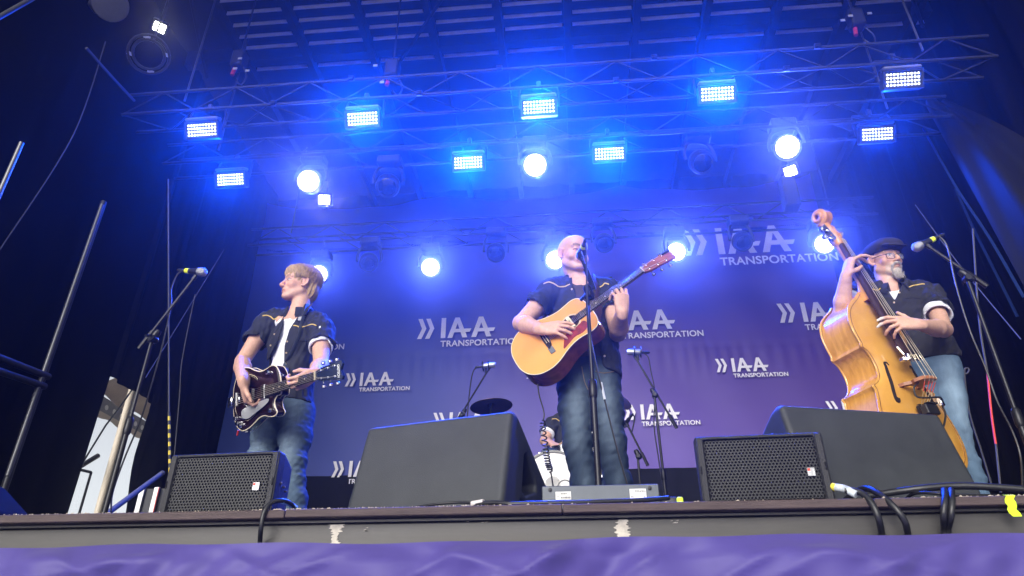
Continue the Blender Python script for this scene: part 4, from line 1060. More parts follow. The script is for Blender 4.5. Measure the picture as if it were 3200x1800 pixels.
for sg in (1, -1):
    fh = spline([EG(.105, sg * .075, .0018), EG(.092, sg * .085, .0), EG(.07, sg * .098, -.002), EG(.03, sg * .112, -.004), EG(-.01, sg * .118, -.005), EG(-.025, sg * .112, -.004)], 5)
    MB().tube(fh, .005, 6, up=EG.n, flat=.3).build('f_hole_edge', m_cream, TE)
    MB().tube([q + EG.n * .0012 for q in fh], .0032, 6, up=EG.n, flat=.4).build('f_hole', m_foam, TE)
ehp = [(.0, -.021), (.012, -.024), (.04, -.034), (.12, -.040), (.168, -.046), (.175, -.03), (.162, 0), (.175, .03), (.168, .046), (.12, .040), (.04, .034), (.012, .024), (0, .021)]
HE = neck_parts(TE, EG, .625, .185, .295, .043, .054, .010, .010, .016, 20, .625, ehp, 0, m_ebony, wood('maple_dark', (.10, .03, .015), (.17, .06, .03), .3), mat('head_black', (.012, .020, .045), .12, spec=.6, var=.05, coat=.6), str_lo=(-.075, .022))
V_, F_ = text_mesh('GRETSCH', .02, .0006)
V_[:, 0] -= V_[:, 0].mean(); V_[:, 1] -= V_[:, 1].mean()
MB().add([HE(.150 + y * 1.0, -x * .72, -.0012) for x, y, _ in V_], F_).build('headstock_lettering', mat('head_print', (.7, .7, .65), .4, var=0), TE, smooth=False, fix=False)
MB().lathe(EG(-.14, -.155, -.03), nrm(-EG.u * .5 - EG.w), [(.006, 0), (.006, .02), (.004, .03)], 8).build('jack_plug', mat('red_plug', (.4, .03, .03), .4), TE)
MB().lathe(EG(.288, .06, -.03), nrm(EG.u + EG.w * .3), [(.005, 0), (.005, .012), (.008, .015), (.006, .02)], 10).build('strap_button', STEEL(), TE)
# ---------------- double bass
DB = Fr((1.7314, .9958, .3059), (-.131, .0192, .9912), (.5498, -.8306, .0888))
TB = thing('double_bass', 'amber double bass with scroll head held by the bassist', 'double bass', DB(-.30, 0, -.09))
hb = [(0, 0), (.006, .10), (.03, .19), (.08, .262), (.15, .298), (.22, .304), (.30, .288), (.37, .262), (.425, .246), (.447, .255), (.462, .222), (.49, .184), (.53, .164), (.58, .160), (.625, .172), (.652, .192), (.667, .212),
      (.69, .205), (.74, .216), (.80, .219), (.86, .200), (.91, .163), (.95, .110), (.98, .066), (1.005, .036), (1.015, .024)]
hs2 = [A(p[0], p[1]) for p in spline([A(*p) for p in hb], 3)]
bo = hs2 + [A(p[0], -p[1]) for p in reversed(hs2[1:])]
m_amb = wood('amber_maple', (.52, .24, .035), (.66, .345, .065), .28, 1.2, (2, 2, 2), .45)
m_ambr = wood('amber_ribs', (.48, .215, .03), (.64, .325, .06), .28, 1.6, (14, 14, 1), .45)
def plate(name, c0, sgn, arch):
    b = MB(); v = []; f = []; n_ = len(bo); cc = A(.50, 0)
    R_ = [(1.0, -.006), (1.02, -.003), (1.022, .002), (1.0, .005), (.955, .004), (.90, .008), (.8, arch * .45), (.65, arch * .72), (.45, arch * .92), (.2, arch), (.04, arch)]
    sm = [A(*p) for p in bo]
    for s_, h_ in R_:
        if s_ < .95:
            for _ in range(14 if s_ > .7 else 40): sm = [(sm[i - 1] + sm[i] * 2 + sm[(i + 1) % n_]) / 4 for i in range(n_)]
        for p in sm:
            sw = s_
            v.append(DB(cc[0] + (p[0] - cc[0]) * (s_ if s_ < .9 else 1 + (s_ - 1) * .6), p[1] * sw, c0 + sgn * h_))
    for r_ in range(len(R_) - 1):
        for i in range(n_): f.append((r_ * n_ + i, r_ * n_ + (i + 1) % n_, (r_ + 1) * n_ + (i + 1) % n_, (r_ + 1) * n_ + i))
    f.append(tuple((len(R_) - 1) * n_ + i for i in range(n_)))
    b.add(v, f).build(name, m_amb, TB, angle=60)
plate('front_plate', 0, 1, .032); plate('back_plate', -.180, -1, .02)
b = MB(); n_ = len(bo)
shr = lambda p: (.5 + (p[0] - .5) * .988, p[1] * .965)
v = [DB(*shr(p), .0) for p in bo] + [DB(*shr(p), -.178) for p in bo]
b.add(v, [(i, (i + 1) % n_, n_ + (i + 1) % n_, n_ + i) for i in range(n_)]).build('ribs', m_ambr, TB, angle=45)
m_pur = mat('purfling', (.16, .06, .015), .4, var=0)
rim(DB, [A(.5 + (p[0] - .5) * .975, p[1] * .95) for p in bo], .0052, .0016).build('purfling', m_pur, TB)
def archz(u, w_):
    i = min(range(len(bo)), key=lambda k: abs(bo[k][0] - u) + (0 if bo[k][1] > 0 else 9)); hw = bo[i][1]
    q = min(1, abs(w_) / max(hw, .01)); return .032 * (1 - q ** 2) + .005 * q
for sg in (1, -1):
    pts = [(.56, .088), (.575, .098), (.572, .112), (.553, .112), (.52, .118), (.46, .132), (.41, .146), (.375, .152), (.362, .148), (.362, .134), (.378, .126)]
    pl = spline([DB(u_, sg * w_, archz(u_, w_) + .003) for u_, w_ in pts], 4)
    r_ = [.0035 + .006 * math.sin(math.pi * i / (len(pl) - 1)) for i in range(len(pl))]
    bfh = MB().tube(pl, r_, 8, up=DB.n, flat=1.0)
    for u_, w_ in ((.563, .103), (.372, .139)):
        bfh.lathe(DB(u_, sg * w_, archz(u_, w_) + .0022), DB.n, [(.0125, 0), (.0125, .0015), (.001, .002)], 12)
    bfh.build('f_hole', mat('f_hole_dark', (.012, .006, .003), .9, var=0), TB)
# bridge: standing plate with feet
bp = [(-.085, .03), (-.055, .03), (-.045, .055), (0, .06), (.045, .055), (.055, .03), (.085, .03), (.078, .055), (.052, .08), (.064, .10), (.052, .142), (.02, .153), (-.02, .156), (-.052, .150), (-.064, .10), (-.052, .08), (-.078, .055)]
MB().prism(bp, DB.T, DB.w, DB.n, DB.u, .440, .456).build('bridge', m_neck, TB, angle=25)
b = MB(); v = []; f = []
for i in range(13):
    q = i / 12; u_ = .60 + (1.355 - .60) * q; wd = .084 + (.042 - .084) * q; c_ = .104 + (.024 - .104) * q
    for k in range(7):
        a_ = math.pi * (k / 6); v.append(DB(u_, math.cos(a_) * wd / 2, c_ - .010 + math.sin(a_) * .014))
    v.append(DB(u_, -wd / 2, c_ - .020)); v.append(DB(u_, wd / 2, c_ - .020))
for i in range(12):
    for k in range(9): f.append((i * 9 + k, i * 9 + (k + 1) % 9, (i + 1) * 9 + (k + 1) % 9, (i + 1) * 9 + k))
f += [tuple(range(9)), tuple(12 * 9 + k for k in range(9))]
b.add(v, f).build('fingerboard', mat('ebony_brown', (.035, .016, .012), .6, spec=.2, var=.2, vscale=14), TB, angle=35)
b = MB(); v = []; f = []
for i in range(11):
    q = i / 10; u_ = .955 + (1.355 - .955) * q; wd = .050 - .008 * q; c_ = .104 - .08 * ((u_ - .60) / .755) - .020; dp = .030 if q > .25 else .030 + (.25 - q) * .34
    for k in range(9):
        a_ = math.pi * k / 8; v.append(DB(u_, math.cos(a_) * wd / 2, c_ - math.sin(a_) * dp))
for i in range(10):
    for k in range(9): f.append((i * 9 + k, i * 9 + (k + 1) % 9, (i + 1) * 9 + (k + 1) % 9, (i + 1) * 9 + k))
b.add(v, f).build('neck', m_ambr, TB)
# pegbox and scroll, sculpted
sc0 = DB(1.36, 0, .012)
F = Field(DB(1.35, 0, 0) - .16, DB(1.60, 0, 0) + .14, .0042)
pb = [DB(1.345, 0, .004), DB(1.40, 0, -.002), DB(1.455, 0, -.016), DB(1.495, 0, -.034), DB(1.525, 0, -.055)]
F.chain(pb, [.029, .031, .029, .026, .023], .012, flat=(DB.w, .95))
F.box(DB(1.425, 0, .022), (.095, .026, .035), DB.M, r=.004, mode='sub')
F.cone(DB(1.362, .0, -.022), DB(1.385, 0, -.035), .018, .012, .012)
cS = DB(1.553, 0, -.030); ang = np.linspace(math.radians(245), math.radians(245 + 560), 46)
for k in range(len(ang) - 1):
    def spp(th, i): rr = .046 * (1 - .62 * i / 45); return cS + DB.u * math.sin(th) * rr - DB.n * -math.cos(th) * rr
    i0, i1 = k, k + 1; hw = .018 + .026 * (i0 / 45); r_ = .0135 - .004 * i0 / 45
    for s_ in (-1, 1): F.cone(spp(ang[i0], i0) + DB.w * s_ * hw, spp(ang[i1], i1) + DB.w * s_ * (.018 + .026 * i1 / 45), r_, r_, .003)
    F.cone(spp(ang[i0], i0) - DB.w * hw, spp(ang[i0], i0) + DB.w * hw, r_ * .9, r_ * .9, .003)
F.build('scroll_head', wood('scroll_wood', (.40, .165, .04), (.58, .27, .075), .35, 2, (3, 3, 3), .3), TB)
for sg in (1, -1):
    MB().box(DB(1.425, sg * .0335, -.010), (.125, .003, .034), np.stack([nrm(DB.u - DB.n * .28), DB.w, nrm(DB.n + DB.u * .28)], 1), bev=.001).build('tuner_plate', mat('tuner_blued', (.16, .17, .19), .35, metal=.8), TB)
    for u_ in (1.385, 1.440):
        MB().lathe(DB(u_, sg * .035, -.012), DB.w * sg, [(.016, 0), (.016, .004), (.006, .005), (.006, .05)], 14).lathe(DB(u_, sg * .035, -.012), DB.w * sg, [(.006, .046), (.017, .05), (.017, .056), (.006, .06)], 12).build('tuning_machine', STEEL(), TB)
MB().prism([(.07, .022), (.09, .03), (.33, .045), (.345, .03), (.345, -.03), (.33, -.045), (.09, -.03), (.07, -.022)], DB.T, DB.u, DB.w, DB.n, .045, .058).build('tailpiece', m_ebony, TB, angle=30)
for k in range(4):
    q = (k - 1.5) / 1.5
    a_, b_, c_, d_ = DB(.33, q * .028, .062), DB(.448, q * .047, .158 - .006 * q * q), DB(1.355, q * .014, .036), DB(1.40, q * .010, .012)
    MB().tube([a_, b_, c_, d_], .0018 - .0002 * k, 5, cap=False).build('string', m_str, TB)
    MB().tube([a_ + (b_ - a_) * .5, a_ + (b_ - a_) * .85], .0026, 6).build('string_wrap', mat('wrap_red', (.45, .06, .04), .5, var=0), TB)
MB().tube([DB(.0, 0, -.09), DB(-.295, 0, -.09)], .008, 8).lathe(DB(0, 0, -.09), -DB.u, [(.03, -.02), (.026, .01), (.014, .02)], 14).build('endpin', STEEL(), TB)
pk = MB().box(DB(.575, .0, .108), (.035, .085, .020), DB.M, bev=.004).box(DB(.567, .055, .09), (.022, .03, .03), DB.M, bev=.004).tube([DB(.59, .046, .10), DB(.64, .046, .085)], .006, 8).build('string_pickup', STEEL(), TB, angle=30)
MB().box(DB(.30, .02, .09), (.05, .10, .035), DB.M, bev=.004).build('preamp_box', BLK(), TB, angle=30)
for k in range(5): MB().lathe(DB(.328, .055 - k * .018, .105), DB.n, [(.005, -.01), (.005, .012), (.003, .014)], 8).build('preamp_knob', m_foam, TB)
MB().tube(spline([DB(.44, .03, .10), DB(.42, .05, .08), DB(.375, .055, .075), DB(.36, .02, .10), DB(.36, -.05, .12), DB(.352, -.09, .11)], 5), .0048, 7).build('pickup_lead', m_cab2, TB)
MB().box(DB(.345, -.085, .10), (.045, .026, .022), DB.M, bev=.004).build('jack_block', STEEL(), TB)
MB().tube(spline([DB(.322, -.085, .10), DB(.28, -.085, .095), DB(.23, -.07, .07), DB(.2, -.05, .05)], 5), .005, 7).build('output_lead', m_cab2, TB)
# ================================================================== PEOPLE
from mathutils.bvhtree import BVHTree
def bvh_of(o):
    me = o.data; org = ORG[o.name]
    return BVHTree.FromPolygons([tuple(A(*v.co) + org) for v in me.vertices], [tuple(p.vertices) for p in me.polygons])
def hit(bv, px, py, off=.0):
    d = nrm(ray(px, py)); loc, nn, i, dist = bv.ray_cast(Vector(CAM), Vector(d))
    if loc is None: return None
    q = A(*loc); nn = A(*nn); nn = -nn if nn @ d > 0 else nn
    return q + nn * off
def onplane(fr, px, py, c):
    d = ray(px, py); o = fr(0, 0, c); return CAM + d * (((o - CAM) @ fr.n) / (d @ fr.n))
def trace(bv, pix, off=.002, n=5):
    pts = [hit(bv, q[0], q[1], off) for q in spline([A(*p) for p in pix], n)]; return [p for p in pts if p is not None]
m_skin = mat('skin', (.6, .4, .3), .48, spec=.35, var=.13, vscale=55, bump=.16, bscale=180, attr='tint', sss=.06)
m_denim = mat('denim', (.05, .1, .2), .85, spec=.2, var=.16, vscale=38, bump=.25, bscale=420, attr='tint', stretch=(1, 1, .25))
m_shirt = mat('navy_shirt', (.020, .022, .032), .8, spec=.25, var=.15, vscale=10, bump=.2, bscale=300)
m_shirtb = mat('black_shirt', (.022, .022, .025), .8, spec=.25, var=.15, vscale=10, bump=.2, bscale=300)
m_teew = mat('white_tee', (.74, .74, .78), .85, spec=.2, var=.04, vscale=12, bump=.15, bscale=300)
m_teeb = mat('brown_tee', (.055, .042, .042), .85, spec=.2, var=.08, vscale=12, bump=.15, bscale=300)
m_pipe = mat('yellow_piping', (.72, .50, .12), .6, var=.1, vscale=80)
m_shoe = mat('shoe_leather', (.03, .022, .018), .45, var=.2, vscale=12)
SKIN = A(.58, .34, .245)
class Head:
    """local x: across, y: forward, z: up, origin between the ears at eye level"""
    def __init__(s, O, fwd, up=(0, 0, 1), k=1.0):
        s.O = A(*O); s.y = nrm(fwd); up = A(*up); s.z = nrm(up - s.y * (up @ s.y)); s.x = np.cross(s.y, s.z); s.k = k; s.M = np.stack([s.x, s.y, s.z], 1)
    def __call__(s, x, y, z): return s.O + (s.x * x + s.y * y + s.z * z) * s.k
    def loc(s, P_): return ((P_ - s.O) @ s.M) / s.k
def add_head(F, H, neck, nr=.058, smile=False, jaw=1.0, mouth_open=.0):
    k = H.k; e = lambda c, r, kk=.012, mode='add': F.ell(H(*c), np.array(r) * k, H.M, kk * k, mode)
    c = lambda a, b, ra, rb, kk=.012, mode='add': F.cone(H(*a), H(*b), ra * k, rb * k, kk * k, mode)
    e((0, -.014, .034), (.0765, .098, .083)); e((0, .02, -.035), (.064, .070, .080), .02)
    e((0, .05, .05), (.058, .045, .045), .03)
    for s_ in (1, -1):
        c((s_ * .052 * jaw, -.004, -.062), (s_ * .020, .064, -.102), .020, .018, .022)
        e((s_ * .042, .058, -.030), (.024, .022, .022), .02)
        c((s_ * .014, .088, .021), (s_ * .048, .070, .022), .0085, .007, .012)      # brow ridge
        e((s_ * .031, .092, .002), (.017, .016, .0115), .010, 'sub')
        e((s_ * .031, .0745, .0005), (.0135, .0135, .0125), .003)                    # eyeball
        c((s_ * .018, .0865, .0075), (s_ * .043, .079, .0075), .0034, .0030, .003)    # upper lid
        c((s_ * .019, .0835, -.0075), (s_ * .041, .078, -.0065), .0030, .0026, .004)
        e((s_ * .0125, .0985, -.041), (.0095, .0115, .0085), .006)                    # nostril wings
        e((s_ * .0062, .1005, -.0475), (.0032, .005, .003), .002, 'sub')
        q = [(s_ * .074, .008, .012), (s_ * .083, -.012, .022), (s_ * .0885, -.026, .008), (s_ * .086, -.024, -.016), (s_ * .079, -.008, -.036), (s_ * .074, .004, -.034)]
        for a_, b_ in zip(q[:-1], q[1:]): c(a_, b_, .0062, .0062, .004)                # ear rim
        e((s_ * .077, -.010, -.006), (.006, .016, .026), .004)
    c((0, .088, .008), (0, .113, -.030), .0085, .0105, .010); e((0, .1115, -.036), (.0125, .0115, .0105), .008)
    e((0, .080, -.066), (.030, .019, .020), .014)                                      # muzzle
    w_ = .027 if smile else .023
    e((0, .0955, -.0655), (w_ * .85, .0085, .0052), .005); e((0, .0935, -.0775), (w_ * .75, .009, .0062), .005)
    if mouth_open > 0: e((0, .101, -.0715), (w_ * .72, .014, .0028 + mouth_open), .003, 'sub')
    else: e((0, .104, -.0715), (w_, .010, .0013), .003, 'sub')
    e((0, .080, -.103), (.021, .018, .016), .014)                                      # chin
    if smile:
        for s_ in (1, -1): e((s_ * .045, .066, -.045), (.020, .016, .016), .014)
    F.cone(H(0, -.030, -.05), neck, nr * k * .98, nr * k * 1.06, .02, flat=None)
    F.cone(H(0, -.028, -.09), neck + H.y * .015, nr * k * .72, nr * k * .75, .02)
def face_tint(H, brow=(.20, .12, .07), brow_w=1.0, stubble=0.0, beard=None, closed=False, smile=False, extra=None):
    def fn(P_):
        L = H.loc(P_); x, y, z = L[:, 0], L[:, 1], L[:, 2]; ax = np.abs(x)
        C = np.tile(SKIN, (len(P_), 1))
        def mix(m, col): C[:] = C * (1 - m[:, None]) + A(*col)[None] * m[:, None]
        g = lambda cx, cy, cz, r: np.exp(-(((ax - cx) / r) ** 2 + ((y - cy) / (r * 1.3)) ** 2 + ((z - cz) / r) ** 2))
        inh = (np.abs(z) < .2) & (ax < .13) & (np.abs(y) < .16)
        mix(.35 * g(.045, .06, -.03, .03) * inh, (.66, .27, .20)); mix(.45 * g(0, .112, -.035, .02) * inh, (.66, .26, .20)); mix(.35 * g(.086, -.015, -.01, .03) * inh, (.66, .27, .20))
        if stubble: mix(stubble * np.clip((-.05 - z) / .03, 0, 1) * (y > -.0) * (z > -.13) * inh, (.33, .24, .20))
        wl = .027 if smile else .023
        lip = np.clip(1.35 - np.sqrt((x / (wl * 1.0)) ** 2 + ((z + .0715) / .0105) ** 2), 0, .35) / .35 * (y > .08) * inh
        mix(.75 * lip, (.46, .17, .145))
        mo = np.clip(1.2 - np.sqrt((x / (wl * 1.05)) ** 2 + ((z + .0715) / .0026) ** 2), 0, .3) / .3 * (y > .075) * inh; mix(.85 * mo, (.12, .035, .03))
        zb = .0215 + .006 * np.sin(np.clip((ax - .012) / .04, 0, 1) * 2.6)
        br = np.clip(1.3 - np.abs(z - zb) / (.0058 * brow_w), 0, .5) / .5 * ((ax > .012) & (ax < .052) & (y > .05)) * inh; mix(.92 * br, brow)
        crease_shade = np.clip(1.3 - np.abs((ax - .017) - (-.040 - z) * .55) / .0030, 0, .5) / .5 * ((z < -.040) & (z > -.075) & (y > .05)) * inh; mix((.45 if smile else .2) * crease_shade, (.36, .17, .12))  # shade of the nose-to-mouth crease painted into the skin tint
        ex, ez = ax - .031, z
        if closed:
            ln = np.clip(1.3 - np.abs(ez + .0015 + ex * ex * 12) / .0038, 0, .4) / .4 * (np.abs(ex) < .0155) * (y > .06) * inh; mix(.85 * ln, (.10, .05, .04))
        else:
            eye = ((ex / .0135) ** 2 + (ez / .0058) ** 2 < 1) & (y > .065) & inh; C[eye] = A(.50, .46, .44)
            ir = ((ex / .0062) ** 2 + (ez / .0062) ** 2 < 1) & eye; C[ir] = A(.05, .05, .055)
            ln = np.clip(1.3 - np.abs(ez - .0060 + ex * ex * 14) / .0032, 0, .4) / .4 * (np.abs(ex) < .016) * (y > .06) * inh; mix(.95 * ln, (.08, .04, .03))
        if beard is not None: beard(L, C, mix, inh)
        if extra is not None: extra(P_, C, mix)
        return np.clip(C, 0, 1)
    return fn
def add_arm(F, sh, el, wr, r=(.052, .044, .042, .0285)):
    m1 = sh + (el - sh) * .45; F.chain([sh, m1, el], [r[0], r[0] * .98, r[1] * .9], .02)
    m2 = el + (wr - el) * .28; F.chain([el, m2, wr], [r[1] * .93, r[2] * 1.06, r[3]], .015)
def add_hand(F, W, d, n, s, curls, spread=(.12, .03, -.06, -.16), thumb=None, k=1.0, taper=None):
    W = A(*W); d = nrm(d); n = A(*n); n = nrm(n - d * (n @ d)); s = A(*s); s = nrm(s - d * (s @ d) - n * (s @ n))
    off = (.031, .0105, -.010, -.029); ml = (.086, .090, .085, .077); K = []
    for o_, m_ in zip(off, ml):
        q = W + (d * m_ + s * o_ - n * (.004 if abs(o_) < .02 else 0)) * k; K.append(q)
        F.cone(W + (d * .010 + s * o_ * .62) * k, q, .0165 * k, .0125 * k, .010)
    F.ell(W + d * .05 * k, A(.040, .036, .0155) * k, np.stack([d, s, n], 1), .012)
    LN = ((.044, .026, .020), (.049, .030, .021), (.045, .028, .021), (.035, .021, .018)); tips = []
    for i in range(4):
        q = K[i]; a = 0.0
        for j in range(3):
            a += math.radians(curls[i][j]); dr = d * math.cos(a) + n * math.sin(a) + s * spread[i] * (1 - .25 * j); dr = nrm(dr)
            e = q + dr * LN[i][j] * k; r0 = (.0098, .0088, .0079)[j] * k * (.9 if i == 3 else 1); F.cone(q, e, r0, r0 * .93, .004); q = e
        tips.append(q)
    tb = W + (d * .020 + s * .026 + n * .006) * k; td = thumb or ((.55, .75, .3), (.8, .45, .35))
    for j in range(2):
        v = nrm(d * td[j][0] + s * td[j][1] + n * td[j][2]); e = tb + v * (.044, .032)[j] * k; F.cone(tb, e, (.0145, .0108)[j] * k, (.0110, .0085)[j] * k, .008); tb = e
    F.cone(W - d * .02 * k, W + d * .03 * k, .0265 * k, .024 * k, .014, flat=(n, 1.35))
    return tips
def folds(seed, amp, sx=40., sz=28.):
    r_ = np.random.default_rng(seed); ph = r_.uniform(0, 6, 8); q = r_.uniform(.7, 1.3, 8)
    def fn(X, Y, Z):
        a = np.sin(sx * q[0] * X + sz * q[1] * Z + ph[0] + 1.6 * np.sin(11 * q[2] * Z + ph[1] + 9 * X))
        b = np.sin(-sx * 1.5 * q[3] * X + sz * 1.9 * q[4] * Z + ph[2] + 1.8 * np.sin(13 * q[5] * X + ph[3]) + 22 * Y)
        c_ = np.sin(sx * 2.6 * q[6] * (X + Y) + ph[4] + 2.2 * np.sin(12 * Z + ph[5]))
        e = 1 - 2 * np.abs(np.sin(.5 * (sx * 1.1 * X - sz * 1.3 * Z + ph[6] + 2.2 * np.sin(9 * Z + 11 * X + ph[7]))))   # sharp creases
        return amp * (.45 * a + .45 * b * a + .35 * c_ * b + .55 * e * (.5 + .5 * b))
    return fn
def leg_chain(F, hip, knee, ank, r, k=.03):
    m = hip + (knee - hip) * .5; s_ = knee + (ank - knee) * .45
    F.chain([hip, m, knee, s_, ank], [r[0], r[1], r[2], r[3], r[4]], k)
def two_legs(F, R_, L_, k=.010):
    """two trouser legs that stay apart down to the crotch"""
    G1 = Field.__new__(Field); G1.__dict__.update(F.__dict__); G1.V = np.full(F.n, .5, np.float32); leg_chain(G1, *R_, .03)
    G2 = Field.__new__(Field); G2.__dict__.update(F.__dict__); G2.V = np.full(F.n, .5, np.float32); leg_chain(G2, *L_, .03)
    a, b = G1.V, G2.V; h = np.maximum(k - np.abs(a - b), 0) / k; m = np.minimum(a, b) - h * h * k * .25
    k = .02; h = np.maximum(k - np.abs(F.V - m), 0) / k; F.V = np.minimum(F.V, m) - h * h * k * .25
def carve(F, pix, c, d0, d1):
    """cut an opening whose outline is given in the photograph, straight through the front of a garment around c"""
    rd = nrm(c - CAM); ex = nrm(_r - rd * (_r @ rd)); ey = np.cross(ex, rd); ey = ey if ey[2] > 0 else -ey
    pts = []
    for px, py in pix:
        d = ray(px, py); q = CAM + d * (((c - CAM) @ rd) / (d @ rd)) - c; pts.append((q @ ex, q @ ey))
    F.poly(pts, c, ex, ey, rd, d0, d1, r=.002, mode='sub')
def collar(t, nb, front, ex, m, R=.066, gap=.42, tip=.085, lift=.045, drop=.05):
    for s_ in (-1, 1):
        def fn(u, v):
            ph = math.pi - (math.pi - gap) * u; d = ex * s_ * math.sin(ph) + front * math.cos(ph)
            zt = lift * (1 - u) + .012 * u; w_ = v if v < .25 else v
            if v <= .25: r_, z = R - .004 + .003 * v, -.035 + (zt + .035 + .012) * v / .25
            else:
                q = (v - .25) / .75; ln = drop + (tip - drop) * max(0, (u - .55) / .45) ** 1.5
                r_ = R + .004 + (.030 + .008 * u) * math.sin(q * 1.5); z = zt + .012 - ln * q * (1 if q > .1 else .6)
                d = nrm(d + ex * s_ * .25 * q * u)
            return nb + d * r_ + A(0, 0, z) + front * .018 * u
        b = MB().grid(fn, 22, 12); b.grid(lambda u, v: fn(u, v) - nrm(A(*fn(u, v)) - nb) * .003, 22, 12)
        b.build('collar', m, t, smooth=True, angle=70, fix=False)
CRE = None
def shoe(t, ank, fwd, name='shoe'):
    f = nrm(A(fwd[0], fwd[1], 0)); b = A(ank[0], ank[1], 0); F = Field(b - .25, b + A(.25, .25, .2), .007)
    s_ = A(-f[1], f[0], 0); M = np.stack([f, s_, A(0, 0, 1)], 1)
    F.ell(b + f * .06 + A(0, 0, .04), (.145, .048, .04), M, .02); F.ell(b + f * -.02 + A(0, 0, .06), (.06, .045, .06), M, .02); F.cone(b + A(0, 0, .05), ank + A(0, 0, .04), .045, .045, .02); F.plane(b + A(0, 0, .004), A(0, 0, -1))
    F.build(name, m_shoe, t)
def denim_tint(base, fade, spots):
    def fn(P_):
        C = np.tile(A(*base), (len(P_), 1)); m = np.zeros(len(P_))
        for c_, r_, a_ in spots: m = np.maximum(m, a_ * np.exp(-(((P_ - c_) / r_) ** 2).sum(1)))
        m = np.clip(m, 0, 1)
        return C * (1 - m[:, None]) + A(*fade)[None] * m[:, None]
    return fn
def piping(t, bv, pix, name='yoke_piping', r=.0034, m=None, parent=None):
    p_ = trace(bv, pix, .0018, 4)
    if len(p_) > 2: MB().tube(p_, r, 6).build(name, m or m_pipe, parent or t)
def buttons(t, bv, pix, m=None, r=.0058):
    for px, py in pix:
        q = hit(bv, px, py, .001)
        if q is not None: MB().lathe(q, CAM - q, [(r, -.001), (r, .003), (r * .6, .004)], 10).build('button', m or mat('pearl_snap', (.55, .42, .25), .3, metal=.5, var=0), t)

